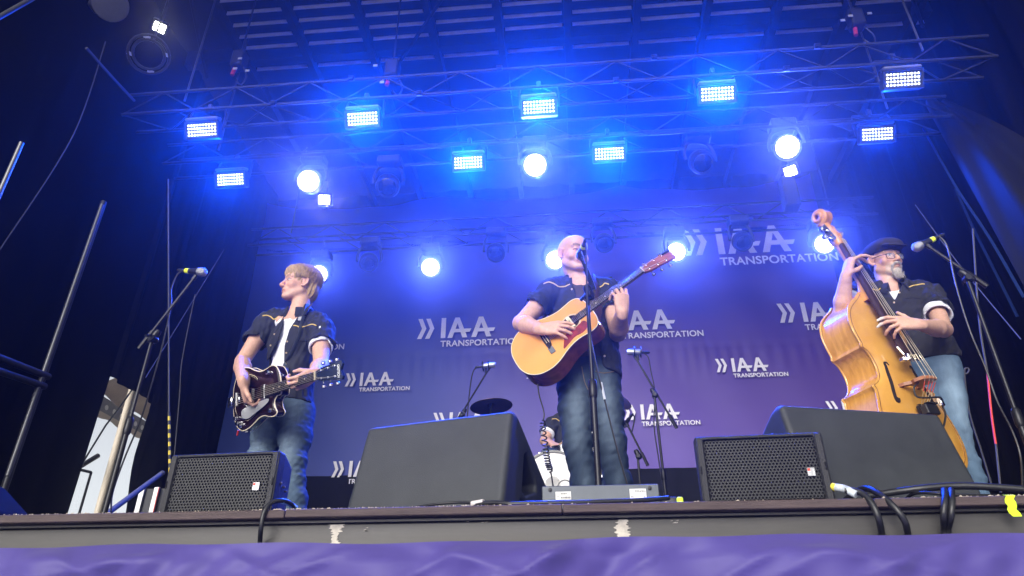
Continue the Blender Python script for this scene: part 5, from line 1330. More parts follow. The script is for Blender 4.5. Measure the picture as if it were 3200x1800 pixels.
# ------------------------------------------------------------------ the singer
def build_singer():
    Y0 = 1.02
    foot = A(P(1880, 1640, Y0)[0], Y0, 0)
    t = thing('person', 'bald singer in a dark yoked shirt and jeans playing the acoustic guitar', 'person', foot)
    H = Head(P(1790, 795, 1.02), (.54, -.82, -.17), (-.04, .0, 1), 1.0)
    nb = P(1818, 893, 1.05)
    sR, sL = P(1731, 903, 1.02), P(1903, 902, 1.06)
    eR, wR = P(1627, 1010, .92), onplane(AG, 1694, 1029, .050)
    eL, wL = P(1931, 1042, .92), P(1944, 975, .69)
    pel = P(1836, 1165, 1.05); wai = P(1832, 1080, 1.05); che = P(1822, 965, 1.05)
    hR, hL = P(1796, 1185, 1.05), P(1880, 1180, 1.05)
    kR, kL = P(1806, 1385, .99), P(1910, 1385, 1.01)
    aR, aL = A(P(1850, 1640, 1.0)[0], 1.03, .09), A(P(1958, 1640, 1.0)[0], 1.05, .09)
    lo = np.minimum.reduce([eR, eL, wR, aR, pel - .2]) - .12; hi = np.maximum.reduce([H(0, 0, .14), sR, sL, eL, aL, pel + .2]) + .12
    lo[2] = .02
    F = Field(lo, hi, .0042)
    front = A(-.05, -1, 0)
    F.chain([pel, wai, che, P(1815, 915, 1.06)], [.13, .125, .145, .11], .03, flat=(front, 1.5))
    F.cone(sR, sL, .040, .040, .02)
    for h_, k_, a_ in ((hR, kR, aR), (hL, kL, aL)): leg_chain(F, h_, k_, a_, (.075, .065, .048, .045, .036))
    add_head(F, H, nb, .050, smile=True, mouth_open=.004)
    add_arm(F, sR, eR, wR, (.054, .046, .045, .0295)); add_arm(F, sL, eL, wL, (.054, .046, .046, .0305))
    K = onplane(AG, 1742, 1024, .042)
    add_hand(F, wR, K - wR, -AG.n + (K - wR) * 0, AG.w, ((12, 26, 22), (14, 28, 24), (18, 26, 20), (20, 22, 18)), spread=(.05, -.06, -.16, -.34), thumb=((.85, .30, .42), (.92, .08, .38)), k=1.02)
    add_hand(F, wL, A(.02, -.16, .95), A(-.38, .88, .1), A(.85, .1, .1), ((24, 78, 42), (30, 82, 46), (36, 84, 44), (44, 76, 40)), spread=(.12, .02, -.10, -.22), thumb=((.6, .25, .8), (.85, -.1, .5)), k=1.02)
    F.build('body', m_skin, t, color=face_tint(H, brow=(.16, .09, .06), brow_w=1.15, stubble=.3, closed=True, smile=True))
    # tee
    lo2 = np.minimum(sR, pel) - A(.16, .3, .12); hi2 = np.maximum(sL, sR) + A(.12, .25, .10)
    F = Field(lo2, hi2, .0055)
    F.chain([pel + A(0, 0, .0), wai, che, P(1815, 922, 1.05)], [.152, .148, .163, .125], .03, flat=(front, 1.52))
    F.cone(sR + A(.03, 0, -.015), sL - A(.03, 0, .015), .042, .042, .025)
    F.cone(nb + A(0, -.0, -.02), nb + A(.0, -.12, .10), .064, .085, .01, 'sub'); F.plane(pel + A(0, 0, .015), (0, 0, -1)); F.warp(folds(3, .004))
    tee = F.build('tee_shirt', m_teeb, t)
    # open shirt
    F = Field(lo2 - A(.12, .05, .1), hi2 + A(.1, .05, .06), .0055)
    F.chain([pel + A(.01, 0, .0), wai, che, P(1816, 915, 1.055)], [.176, .168, .180, .135], .04, flat=(front, 1.42))
    for s_, e_, a_ in ((sR, eR, .60), (sL, eL, .56)):
        F.cone(s_ + (che - s_) * .16, s_ + (e_ - s_) * .12, .070, .072, .05); F.cone(s_, s_ + (e_ - s_) * a_, .068, .077, .035, cut=True)
    F.cone(sR + A(.02, .01, .02), nb + A(0, .04, .0), .058, .064, .03); F.cone(sL + A(-.02, .01, .02), nb + A(0, .04, .0), .058, .064, .03)
    F.cone(nb + A(0, .008, -.03), nb + A(.0, -.02, .10), .066, .072, .006, 'sub')
    F.warp(folds(5, .009))
    for s_, e_, a_ in ((sR, eR, .60), (sL, eL, .56)): F.cone(s_ + (e_ - s_) * (a_ - .10), s_ + (e_ - s_) * (a_ + .06), .060, .071, .004, 'sub')
    carve(F, ((1770, 845), (1786, 880), (1797, 905), (1801, 930), (1806, 1000), (1812, 1080), (1800, 1190), (1884, 1190), (1874, 1090), (1868, 1000), (1864, 930), (1856, 890), (1868, 845)), che, -.35, .065)
    hm = [P(px, py, .95) for px, py in ((1700, 1120), (1812, 1135), (1868, 1125), (1892, 1152), (1938, 1160), (1980, 1150), (1980, 1400), (1700, 1400))]
    F.poly([(q[0], q[2]) for q in hm], A(0, 0, 0), A(1, 0, 0), A(0, 0, 1), A(0, 1, 0), .5, 1.5, r=.002, mode='sub')
    sh = F.build('shirt', m_shirt, t); bv = bvh_of(sh)
    # collar wings
    collar(sh, nb + A(-.004, .0, -.002), front, A(1, 0, 0), m_shirt, gap=.8, R=.072, drop=.055, tip=.095)
    piping(t, bv, ((1699, 887), (1714, 882), (1727, 885), (1738, 891), (1746, 896), (1764, 896), (1772, 893), (1781, 889)), parent=sh)
    piping(t, bv, ((1874, 898), (1883, 893), (1890, 886), (1903, 889)), parent=sh)
    buttons(sh, bv, ((1889, 1113), (1787, 904), (1790, 960)))
    # guitar strap over the left shoulder
    st = MB(); a_ = [hit(bv, px, py, .006) for px, py in ((1858, 862), (1862, 880), (1866, 905), (1868, 930), (1872, 955))]; a_ = [q for q in a_ if q is not None]
    if len(a_) > 2:
        pts = [nb + A(.05, .09, .03)] + a_ + [AG(.26, -.05, -.06)]
        o = st.tube(spline(pts, 4), .021, 8, up=(0, 1, 0), flat=.16).build('guitar_strap', mat('strap_brown', (.05, .025, .018), .5, var=.2)); tag(o, 'dark brown strap over the bald singer left shoulder holding the acoustic guitar', 'strap')
    # jeans
    lo3 = np.minimum.reduce([aR, aL, hR, hL]) - A(.16, .2, .09); hi3 = np.maximum.reduce([hR, hL, pel, aL]) + A(.17, .2, .08); lo3[2] = .01
    F = Field(lo3, hi3, .0055)
    F.chain([pel + A(0, 0, .05), pel - A(0, 0, .05)], [.168, .17], .03, flat=(front, 1.45))
    two_legs(F, (hR, kR, aR, (.098, .089, .072, .066, .074)), (hL, kL, aL, (.098, .089, .072, .066, .074)))
    F.plane(pel + A(0, 0, .045), (0, .05, 1)); F.plane(A(0, 0, .035), (0, 0, -1))
    f1 = folds(8, .0062, 30, 52)
    def jf(X, Y, Z): return f1(X, Y, Z) * (.5 + .5 * np.exp(-((Z - .50) / .17) ** 2) + .5 * np.exp(-((Z - .14) / .12) ** 2) + .25 * np.exp(-((Z - .82) / .08) ** 2)) + .0025 * np.sin(Z * 95 + X * 30 + 3 * np.sin(X * 25))* np.exp(-((Z - .74) / .12) ** 2)
    F.warp(jf)
    jn = F.build('jeans', m_denim, t, color=denim_tint((.016, .028, .050), (.115, .155, .20), [(hR + (kR - hR) * .5 + A(0, -.08, 0), A(.05, .1, .20), .9), (hL + (kL - hL) * .5 + A(0, -.08, 0), A(.05, .1, .20), .9), (kR + A(0, -.06, .02), A(.045, .1, .1), .6), (kL + A(0, -.06, .02), A(.045, .1, .1), .6), (kR + (aR - kR) * .6 + A(0, -.06, 0), A(.03, .1, .15), .45), (kL + (aL - kL) * .6 + A(0, -.06, 0), A(.03, .1, .15), .45)]))
    bj = bvh_of(jn)
    piping(t, bj, ((1818, 1146), (1822, 1170), (1828, 1195), (1838, 1218)), 'fly_seam', .0025, mat('seam_tan', (.16, .12, .08), .7), jn)
    piping(t, bj, ((1860, 1160), (1885, 1166), (1915, 1162), (1930, 1158)), 'pocket_seam', .0025, MATS['seam_tan'], jn)
    piping(t, bj, ((1838, 1222), (1842, 1280), (1844, 1340)), 'inner_seam', .0025, mat('seam_dark', (.02, .03, .05), .8), jn)
    for a_ in (aR, aL): shoe(t, a_, (-.1, -1))
    # belt loops and waistband
    return t
build_singer()

# ------------------------------------------------------------------ the blond guitarist
def build_guitarist():
    Y0 = 1.22
    foot = A(P(900, 1640, Y0)[0], Y0, 0)
    t = thing('person', 'blond guitarist in an open navy shirt over a white tee, looking left', 'person', foot)
    H = Head(P(938, 890, 1.22), (-.80, -.58, .02), (.06, .0, 1), 1.0)
    nb = P(931, 985, 1.22); front = nrm(A(-.55, -.83, 0))
    sR, sL = P(842, 1000, 1.30), P(1003, 1018, 1.10)
    eR, wR = P(757, 1130, 1.20), onplane(EG, 762, 1198, .075)
    eL, wL = P(1003, 1142, .92), P(981, 1170, .66)
    pel = P(897, 1275, 1.24); wai = P(902, 1185, 1.24); che = P(921, 1075, 1.23)
    hR, hL = P(858, 1290, 1.27), P(932, 1285, 1.20)
    kR, kL = P(815, 1440, 1.18), P(912, 1450, 1.14)
    aR, aL = A(P(800, 1640, 1.2)[0], 1.25, .09), A(P(930, 1640, 1.16)[0], 1.18, .09)
    lo = np.minimum.reduce([eR, wR, wL, aR, aL, pel - .2]) - .13; hi = np.maximum.reduce([H(0, 0, .14), sR, sL, eL, aL, pel + .2]) + .13; lo[2] = .02
    F = Field(lo, hi, .0042)
    F.chain([pel, wai, che, P(928, 1020, 1.23)], [.13, .125, .145, .11], .03, flat=(front, 1.5)); F.cone(sR, sL, .040, .040, .02)
    for h_, k_, a_ in ((hR, kR, aR), (hL, kL, aL)): leg_chain(F, h_, k_, a_, (.075, .065, .048, .045, .036))
    add_head(F, H, nb, .053)
    add_arm(F, sR, eR, wR, (.052, .045, .045, .030)); add_arm(F, sL, eL, wL, (.052, .045, .043, .029))
    K = onplane(EG, 768, 1232, .050)
    add_hand(F, wR, K - wR, -EG.n * .8 + EG.u * .6, EG.u * .8 + EG.w * .3, ((48, 62, 40), (42, 60, 38), (40, 56, 34), (40, 50, 30)), spread=(.05, 0, -.06, -.12), thumb=((.62, .7, .35), (.75, .55, .35)), k=1.0)
    add_hand(F, wL, A(-.55, -.42, -.62), -EG.n * .3 + A(-.3, .35, .55), EG.u, ((40, 70, 50), (44, 72, 50), (48, 72, 48), (52, 68, 44)), spread=(.10, .02, -.06, -.16), thumb=((.45, .3, .85), (.6, .0, .8)), k=1.0)
    F.build('body', m_skin, t, color=face_tint(H, brow=(.26, .16, .09), brow_w=.9))
    # hair: cap with a fringe, then locks
    F = Field(H.O - .17, H.O + .19, .0042)
    F.ell(H(0, -.022, .045), (.090, .110, .092), H.M, .01); F.ell(H(0, .045, .070), (.074, .060, .052), H.M, .02); F.ell(H(0, -.065, -.03), (.074, .055, .075), H.M, .02)
    F.ell(H(0, .12, -.035), (.085, .10, .068), H.M, .012, 'sub'); F.ell(H(0, .06, -.10), (.12, .075, .095), H.M, .02, 'sub')
    for s_ in (1, -1): F.ell(H(s_ * .088, -.005, -.012), (.022, .026, .036), H.M, .01, 'sub')
    def hw(X, Y, Z):
        x = (X - H.O[0]) * H.x[0] + (Y - H.O[1]) * H.x[1] + (Z - H.O[2]) * H.x[2]; y = (X - H.O[0]) * H.y[0] + (Y - H.O[1]) * H.y[1] + (Z - H.O[2]) * H.y[2]; z = (X - H.O[0]) * H.z[0] + (Y - H.O[1]) * H.z[1] + (Z - H.O[2]) * H.z[2]
        th = np.arctan2(x, y + .02); return .0028 * np.sin(th * 22 + 2 * np.sin(z * 40)) + .0018 * np.sin(th * 47 + z * 30 + x * 60)
    F.warp(hw)
    hm = mat('blond_hair', (.40, .265, .125), .6, spec=.25, var=.45, vscale=60, attr=None, stretch=(1, 1, .35))
    hr = F.build('hair', hm, t)
    b = MB(); rs = np.random.default_rng(4)
    for i in range(1100):
        th = rs.uniform(-math.pi, math.pi); ph = rs.uniform(.05, 1.25); p0 = []
        L = rs.uniform(.55, 1.0) * (1.0 if abs(th) < .7 else 1.5); front_ = max(0, math.cos(th))
        r0 = 1.0 + rs.uniform(.0, .05)
        for j in range(6):
            a_ = ph + L * j / 5 * (.85 if front_ > .4 else 1.0); a_ = min(a_, 1.30 if front_ > .5 else (1.85 if abs(th) < 2 else 2.35))
            x, y, z = math.sin(th + .25 * j / 5) * math.sin(a_) * .092 * r0, math.cos(th + .25 * j / 5) * math.sin(a_) * (.113 if front_ < .2 else .118) * r0 - .018, math.cos(a_) * .094 * r0 + .046
            if abs(x) > .07 and z < .02 and y > -.035: z = max(z, .018)
            p0.append(H(x, y, z - .002))
        wv = rs.uniform(-.007, .007, 3); p0 = [q + wv * math.sin(j * 1.3 + i) for j, q in enumerate(p0)]; kk = rs.uniform(.5, 1.0); b.tube(p0, [.0028 * kk, .0034 * kk, .0032 * kk, .0028 * kk, .0020 * kk, .0006], 3, cap=False)
    b.build('hair_locks', hm, hr)
    # white tee
    lo2 = np.minimum.reduce([sR, sL, pel]) - A(.2, .3, .12); hi2 = np.maximum(sL, sR) + A(.2, .28, .14)
    F = Field(lo2, hi2, .0055)
    F.chain([pel + A(0, 0, .02), wai, che, P(928, 1025, 1.23)], [.150, .143, .153, .112], .03, flat=(front, 1.5)); F.cone(sR + A(.02, 0, -.015), sL - A(.02, 0, .015), .042, .042, .025)
    F.cone(sL, sL + (eL - sL) * .60, .050, .067, .015, cut=True)
    F.cone(nb + A(0, 0, -.015), nb + front * .12 + A(0, 0, .10), .060, .08, .01, 'sub'); F.plane(pel + A(0, 0, .01), (0, 0, -1)); F.warp(folds(13, .006, 36, 40)); F.cone(sL + (eL - sL) * .52, sL + (eL - sL) * .66, .054, .060, .003, 'sub')
    F.build('tee_shirt', m_teew, t)
    # open navy shirt
    F = Field(lo2 - A(.1, .06, .1), hi2 + A(.1, .06, .05), .0055)
    F.chain([pel - A(0, 0, .02), wai, che, P(929, 1015, 1.235)], [.182, .170, .180, .135], .04, flat=(front, 1.42))
    for s_, e_, a_ in ((sR, eR, .56), (sL, eL, .54)):
        F.cone(s_ + (che - s_) * .16, s_ + (e_ - s_) * .12, .068, .072, .05); F.cone(s_, s_ + (e_ - s_) * a_, .066, .078, .035, cut=True)
    for s_ in (sR, sL): F.cone(s_ + (nb - s_) * .2 + A(0, .01, .02), nb - front * .04, .058, .064, .03)
    F.cone(nb - front * .008 + A(0, 0, -.03), nb + front * .02 + A(0, 0, .10), .064, .070, .006, 'sub')
    F.warp(folds(17, .009))
    for s_, e_, a_ in ((sR, eR, .56), (sL, eL, .54)): F.cone(s_ + (e_ - s_) * (a_ - .10), s_ + (e_ - s_) * (a_ + .06), .060, .072, .004, 'sub')
    ex_ = nrm(np.cross(front, A(0, 0, 1))) * -1                                   # image right
    fr_ = lambda q: ((q - nb) @ ex_, q[2] - nb[2])
    carve(F, ((880, 920), (886, 975), (884, 1015), (872, 1060), (846, 1110), (818, 1160), (800, 1215), (880, 1300), (888, 1150), (890, 1080), (905, 1030), (924, 1000), (945, 965), (965, 920)), che, -.35, .06)
    F.plane(P(930, 1262, 1.2), A(-.12, 0, -1))
    sh = F.build('shirt', m_shirt, t); bv = bvh_of(sh)
    collar(sh, nb + A(0, .0, -.004) - front * .01, front, ex_, m_shirt, gap=.8, R=.071, drop=.055, tip=.095)
    piping(t, bv, ((821, 988), (833, 986), (846, 990), (856, 998), (866, 993), (872, 991), (881, 999)), parent=sh)
    piping(t, bv, ((917, 1018), (928, 1019), (938, 1023), (955, 1020), (975, 1014), (989, 1018)), parent=sh)
    piping(t, bv, ((917, 1063), (945, 1066), (968, 1062)), 'pocket_seam', .002, mat('seam_navy', (.012, .013, .02), .8), sh)
    buttons(sh, bv, ((898, 1068), (895, 1103), (893, 1139), (858, 1045), (846, 1080)))
    # strap
    pix = ((965, 962), (955, 990), (945, 1015), (935, 1050), (922, 1085), (910, 1115), (897, 1145))
    a_ = [q for q in (hit(bv, px, py, .007) for px, py in pix) if q is not None]
    o = thing('guitar_strap', 'grey strap with black shoulder pad over the blond guitarist', 'strap', a_[2] if len(a_) > 2 else nb)
    MB().tube(spline([nb + A(.09, .08, .0)] + a_ + [EG(.29, .07, -.03)], 4), .021, 8, up=front, flat=.14).build('webbing', mat('strap_grey', (.085, .10, .12), .6, var=.15), o)
    pd = [q for q in (hit(bv, px, py, .011) for px, py in ((966, 960), (960, 975), (953, 992))) if q is not None]
    if len(pd) > 2: MB().tube(spline(pd, 4), .030, 8, up=front, flat=.2).build('shoulder_pad', mat('pad_black', (.02, .02, .022), .28, var=.2), o)
    bk = hit(bv, 948, 1002, .016)
    if bk is not None: MB().box(bk, (.044, .012, .03), bev=.003).build('buckle', mat('buckle', (.06, .06, .07), .25, metal=.6), o)
    # jeans
    lo3 = np.minimum.reduce([aR, aL, hR, hL]) - A(.17, .2, .09); hi3 = np.maximum.reduce([hR, hL, pel, aL]) + A(.17, .2, .08); lo3[2] = .01
    F = Field(lo3, hi3, .0055)
    F.chain([pel + A(0, 0, .06), pel - A(0, 0, .04)], [.166, .168], .03, flat=(front, 1.4))
    two_legs(F, (hR, kR, aR, (.096, .088, .070, .064, .070)), (hL, kL, aL, (.096, .088, .070, .064, .070)))
    F.plane(pel + A(0, 0, .06), (0, .05, 1)); F.plane(A(0, 0, .035), (0, 0, -1)); f1 = folds(21, .0058, 30, 52)
    F.warp(lambda X, Y, Z: f1(X, Y, Z) * (.5 + .6 * np.exp(-((Z - .47) / .18) ** 2)))
    F.build('jeans', m_denim, t, color=denim_tint((.055, .088, .135), (.18, .245, .32), [(hR + (kR - hR) * .6 + A(0, -.08, 0), A(.06, .1, .22), .9), (hL + (kL - hL) * .6 + A(0, -.08, 0), A(.06, .1, .22), .9), (kR, A(.06, .1, .15), .6), (kL, A(.06, .1, .15), .6)]))
    for a_ in (aR, aL): shoe(t, a_, (-.4, -1))
build_guitarist()

# ------------------------------------------------------------------ the bassist
def build_bassist():
    Y0 = 1.34
    foot = A(P(2990, 1640, Y0)[0], Y0, 0)
    t = thing('person', 'grey bearded bassist in flat cap, glasses and black shirt', 'person', foot)
    H = Head(P(2763, 812, 1.32), (.27, -.94, -.16), (-.06, .0, 1), 1.0)
    nb = P(2782, 905, 1.34); front = nrm(A(-.12, -.99, 0))
    sR, sL = P(2700, 915, 1.34), P(2902, 912, 1.34)
    eR, wR = P(2630, 975, 1.08), P(2644, 862, .955)
    eL, wL = P(2950, 1030, 1.12), P(2868, 1014, .87)
    pel = P(2895, 1130, 1.36); wai = P(2868, 1065, 1.36); che = P(2828, 985, 1.35)
    hR, hL = P(2868, 1165, 1.37), P(2945, 1150, 1.37)
    kR, kL = P(2905, 1360, 1.33), P(2985, 1345, 1.33)
    aR, aL = A(kR[0] + .02, 1.36, .09), A(kL[0] + .03, 1.38, .09)
    lo = np.minimum.reduce([eR, wR, wL - .1, aR, aL, pel - .2]) - .13; hi = np.maximum.reduce([H(0, 0, .14), sR, sL, eL, aL, pel + .2]) + .13; lo[2] = .02
    F = Field(lo, hi, .0042)
    F.chain([pel, wai, che, P(2790, 930, 1.36)], [.13, .125, .145, .11], .03, flat=(front, 1.5)); F.cone(sR, sL, .040, .040, .02)
    for h_, k_, a_ in ((hR, kR, aR), (hL, kL, aL)): leg_chain(F, h_, k_, a_, (.075, .065, .048, .045, .036))
    add_head(F, H, nb, .053)
    add_arm(F, sR, eR, wR, (.050, .044, .044, .030)); add_arm(F, sL, eL, wL, (.050, .045, .043, .028))
    add_hand(F, wR, P(2656, 812, .93) - wR, A(.95, .25, -.15), A(-.1, -.2, 1) * 0 + A(-.3, -.9, .1), ((46, 22, 16), (62, 30, 20), (74, 34, 22), (84, 34, 22)), spread=(.10, .0, -.10, -.2), thumb=((.6, -.1, .8), (.8, -.2, .6)), k=1.05)
    tips = add_hand(F, wL, A(-1, -.05, .14), A(-.1, 1, -.35), A(-.05, .3, 1), ((10, 24, 18), (16, 28, 20), (28, 40, 24), (36, 44, 26)), spread=(.16, -.04, -.24, -.42), thumb=((.62, .85, .1), (.72, .75, .05)), k=1.05)
    def bd(L, C, mix, inh):
        x, y, z = L[:, 0], L[:, 1], L[:, 2]; ax = np.abs(x)
        mix(.55 * np.clip((-.045 - z) / .02, 0, 1) * (ax < .05) * (y > .04) * (z > -.14) * inh * (1 - np.exp(-((x / .02) ** 2 + ((z + .0715) / .009) ** 2))), (.52, .44, .36))
    def tapes(P_, C, mix):
        for tp in tips[:2]: mix(np.clip(1.6 - np.linalg.norm(P_ - tp, axis=1) / .026, 0, 1), (.80, .78, .74))
    F.build('body', m_skin, t, color=face_tint(H, brow=(.20, .13, .10), brow_w=1.0, beard=bd, extra=tapes))
    # goatee and moustache: mass plus bristles
    mb_ = mat('grey_beard', (.40, .355, .31), .8, spec=.2, var=.35, vscale=90, bump=.6, bscale=400)
    F = Field(H(0, .08, -.09) - .10, H(0, .08, -.09) + .10, .003)
    F.ell(H(0, .078, -.112), (.030, .026, .026), H.M, .01); F.ell(H(0, .082, -.135), (.020, .018, .022), H.M, .014); F.ell(H(0, .092, -.092), (.012, .008, .008), H.M, .008)
    for s_ in (1, -1): F.chain([H(0, .104, -.056), H(s_ * .016, .099, -.058), H(s_ * .028, .088, -.072), H(s_ * .030, .078, -.095)], [.006, .0068, .0062, .008], .008)
    F.warp(lambda X, Y, Z: .0018 * np.sin(X * 420 + 3 * np.sin(Z * 150)) * np.sin(Y * 380 + Z * 120))
    be = F.build('beard', mb_, t); b = MB(); rs = np.random.default_rng(9)
    for i in range(260):
        x = rs.normal(0, .016); z = rs.uniform(-.14, -.10); y = .083 + rs.uniform(0, .02) * (1 - abs(x) / .05); p0 = H(x, y, z)
        b.tube([p0, p0 + H.z * -.014 + H.y * rs.uniform(0, .006) + H.x * rs.uniform(-.005, .005)], [.0013, .0004], 3, cap=False)
    b.build('beard_bristles', mb_, be)
    # short hair at the temples and nape
    F = Field(H.O - .17, H.O + .17, .0045)
    F.ell(H(0, -.016, .03), (.079, .100, .083), H.M, .01); F.ell(H(0, -.045, -.03), (.062, .052, .05), H.M, .015); F.ell(H(0, .095, -.02), (.12, .105, .13), H.M, .012, 'sub')
    for s_ in (1, -1): F.ell(H(s_ * .086, -.008, -.02), (.020, .028, .045), H.M, .01, 'sub')
    F.build('hair', mat('dark_hair', (.035, .027, .025), .7, var=.3, vscale=60), t)
    # flat cap
    F = Field(H.O - .2, H.O + .22, .0045)
    F.ell(H(0, -.012, .060), (.099, .120, .064), H.M, .01); F.ell(H(0, .050, .070), (.088, .082, .042), H.M, .03)
    F.ell(H(0, -.014, .005), (.094, .116, .052), H.M, .004, 'sub')
    F.ell(H(0, .105, .052), (.078, .050, .009), np.stack([H.x, nrm(H.y - H.z * .28), nrm(H.z + H.y * .28)], 1), .010)
    F.warp(folds(31, .002, 30, 20))
    F.build('flat_cap', mat('cap_wool', (.020, .017, .022), .9, var=.25, vscale=60, bump=.3, bscale=300), t)
    # glasses
    g = MB(); m_gl = mat('glasses_frame', (.012, .012, .014), .3, var=0)
    for s_ in (1, -1):
        rr = [(s_ * (.0335 + .0225 * sx), .1035 - .004 * abs(sx + s_ * 0) - (.010 * max(0, sx) ** 2 if True else 0), -.014 + sz) for sx, sz in ((-1, .015), (-.3, .016), (.5, .016), (1, .014), (1.02, 0), (.95, -.014), (.4, -.018), (-.4, -.018), (-.92, -.013))]
        g.tube([H(*q) for q in rr], .0019, 6, closed=True)
        g.tube([H(s_ * .056, .093, -.003), H(s_ * .076, .06, .0), H(s_ * .082, -.005, .004)], .0022, 6)
    g.tube([H(-.011, .1035, -.006), H(0, .108, -.003), H(.011, .1035, -.006)], .0018, 6)
    gl = g.build('glasses', m_gl, t)
    gm = mat('lens_glass', (.9, .92, 1.0), .03, var=0, spec=.7, alpha=.16)
    for s_ in (1, -1):
        MB().add([H(*q) for q in [(s_ * .011, .1035, .0), (s_ * .033, .1035, .002), (s_ * .055, .095, .0), (s_ * .056, .095, -.016), (s_ * .05, .098, -.028), (s_ * .026, .1035, -.032), (s_ * .013, .1035, -.026)]], [tuple(range(7))]).build('lens', gm, gl, smooth=False)
    # white tee
    lo2 = np.minimum.reduce([sR, pel]) - A(.2, .3, .12); hi2 = np.maximum(sL, sR) + A(.25, .28, .14)
    F = Field(lo2, hi2, .0055)
    F.chain([pel + A(0, 0, .06), wai, che, P(2790, 935, 1.35)], [.145, .143, .158, .122], .03, flat=(front, 1.5)); F.cone(sR + A(.02, 0, -.015), sL - A(.02, 0, .015), .042, .042, .025)
    F.cone(sL, sL + (eL - sL) * .66, .050, .073, .015, cut=True); F.cone(sR, sR + (eR - sR) * .6, .050, .068, .015, cut=True)
    F.cone(nb + A(0, 0, -.02), nb + front * .12 + A(0, 0, .10), .060, .08, .01, 'sub'); F.plane(pel + A(0, 0, .05), (0, 0, -1)); F.warp(folds(23, .004)); F.cone(sL + (eL - sL) * .56, sL + (eL - sL) * .72, .056, .066, .003, 'sub')
    F.build('tee_shirt', m_teew, t)
    # black shirt
    F = Field(lo2 - A(.1, .06, .1), hi2 + A(.1, .06, .05), .0055)
    F.chain([pel + A(0, 0, .03), wai, che, P(2790, 925, 1.355)], [.180, .170, .180, .135], .04, flat=(front, 1.38))
    for s_, e_, a_ in ((sR, eR, .5), (sL, eL, .55)):
        F.cone(s_ + (che - s_) * .16, s_ + (e_ - s_) * .12, .068, .072, .05); F.cone(s_, s_ + (e_ - s_) * a_, .067, .084, .035, cut=True)
    for s_ in (sR, sL): F.cone(s_ + (nb - s_) * .2 + A(0, .01, .02), nb - front * .04, .058, .064, .03)
    F.cone(nb - front * .008 + A(0, 0, -.03), nb + front * .02 + A(0, 0, .10), .064, .070, .006, 'sub')
    F.warp(folds(29, .009))
    for s_, e_, a_ in ((sR, eR, .5), (sL, eL, .55)): F.cone(s_ + (e_ - s_) * (a_ - .10), s_ + (e_ - s_) * (a_ + .06), .064, .078, .004, 'sub')
    ex_ = nrm(np.cross(front, A(0, 0, 1))) * -1; fr_ = lambda q: ((q - nb) @ ex_, q[2] - nb[2])
    carve(F, ((2748, 835), (2758, 880), (2774, 907), (2797, 940), (2812, 905), (2824, 880), (2832, 835)), che, -.35, .06)
    F.plane(P(2930, 1122, 1.3), A(.1, 0, -1))
    sh = F.build('shirt', m_shirtb, t); bv = bvh_of(sh)
    collar(sh, nb + A(0, 0, -.012), front, ex_, m_shirtb)
    piping(t, bv, ((2836, 900), (2850, 894), (2866, 891), (2880, 888), (2890, 889)), parent=sh)
    piping(t, bv, ((2722, 902), (2740, 907), (2752, 902), (2766, 899)), parent=sh)
    piping(t, bv, ((2828, 934), (2850, 931), (2878, 934)), 'pocket_seam', .002, mat('seam_black', (.01, .01, .012), .8), sh)
    buttons(sh, bv, ((2794, 946), (2800, 990), (2811, 915), (2783, 910)))
    # belt and jeans
    lo3 = np.minimum.reduce([aR, aL, hR, hL]) - A(.2, .22, .09); hi3 = np.maximum.reduce([hR, hL, pel, aL]) + A(.2, .22, .1); lo3[2] = .01
    F = Field(lo3, hi3, .0055)
    F.chain([pel + A(0, 0, .04), pel - A(0, 0, .05)], [.160, .165], .03, flat=(front, 1.4))
    two_legs(F, (hR, kR, aR, (.096, .084, .068, .062, .068)), (hL, kL, aL, (.096, .084, .068, .062, .068)))
    F.plane(pel + A(0, 0, .04), (0, .05, 1)); F.plane(A(0, 0, .035), (0, 0, -1)); f1 = folds(33, .0055, 30, 52)
    F.warp(lambda X, Y, Z: f1(X, Y, Z) * (.5 + .6 * np.exp(-((Z - .47) / .18) ** 2)))
    F.build('jeans', m_denim, t, color=denim_tint((.085, .14, .21), (.22, .31, .40), [(hL + (kL - hL) * .5 + A(0, -.08, 0), A(.06, .1, .24), .9), (kL, A(.05, .1, .15), .5)]))
    F = Field(pel - A(.25, .2, .06), pel + A(.25, .2, .12), .0055); F.cone(pel + A(0, 0, .012), pel + A(0, 0, .048), .169, .169, .004, flat=(front, 1.4), cut=True); F.build('belt', mat('belt_brown', (.10, .035, .02), .45, var=.2), t)
    for a_ in (aR, aL): shoe(t, a_, (.2, -1))
build_bassist()
# ================================================================== DRUMS AND DRUMMER
RZ0 = .60
o = MB().box((.25, 4.35, RZ0 / 2), (2.6, 2.0, RZ0), bev=.01).build('drum_riser', mat('riser_black', (.014, .014, .016), .7, var=.2)); tag(o, 'low black drum riser behind the singer', 'platform')
cB_ = P(1728, 1514, 3.42); cB_[2] = RZ0 + .285
t = thing('bass_drum', 'white bass drum with black hoop behind the singer legs', 'drum', (cB_[0], 3.6, RZ0))
fd = nrm(A(-.05, -1, 0))
m_wh = mat('drum_white', (.66, .65, .62), .35, var=.06); m_bkd = mat('drum_black', (.012, .012, .014), .25, var=.1)
MB().lathe(cB_, -fd, [(.272, .0), (.272, .40)], 48, capends=False).build('shell', m_wh, t)
MB().lathe(cB_, fd, [(.001, .006), (.06, .006)], 48).lathe(cB_, fd, [(.062, .004), (.268, .004)], 48, capends=False).build('drum_head', m_wh, t)
MB().lathe(cB_, fd, [(.266, -.02), (.284, -.02), (.284, .018), (.266, .018)], 48, capends=False).build('hoop', m_bkd, t)
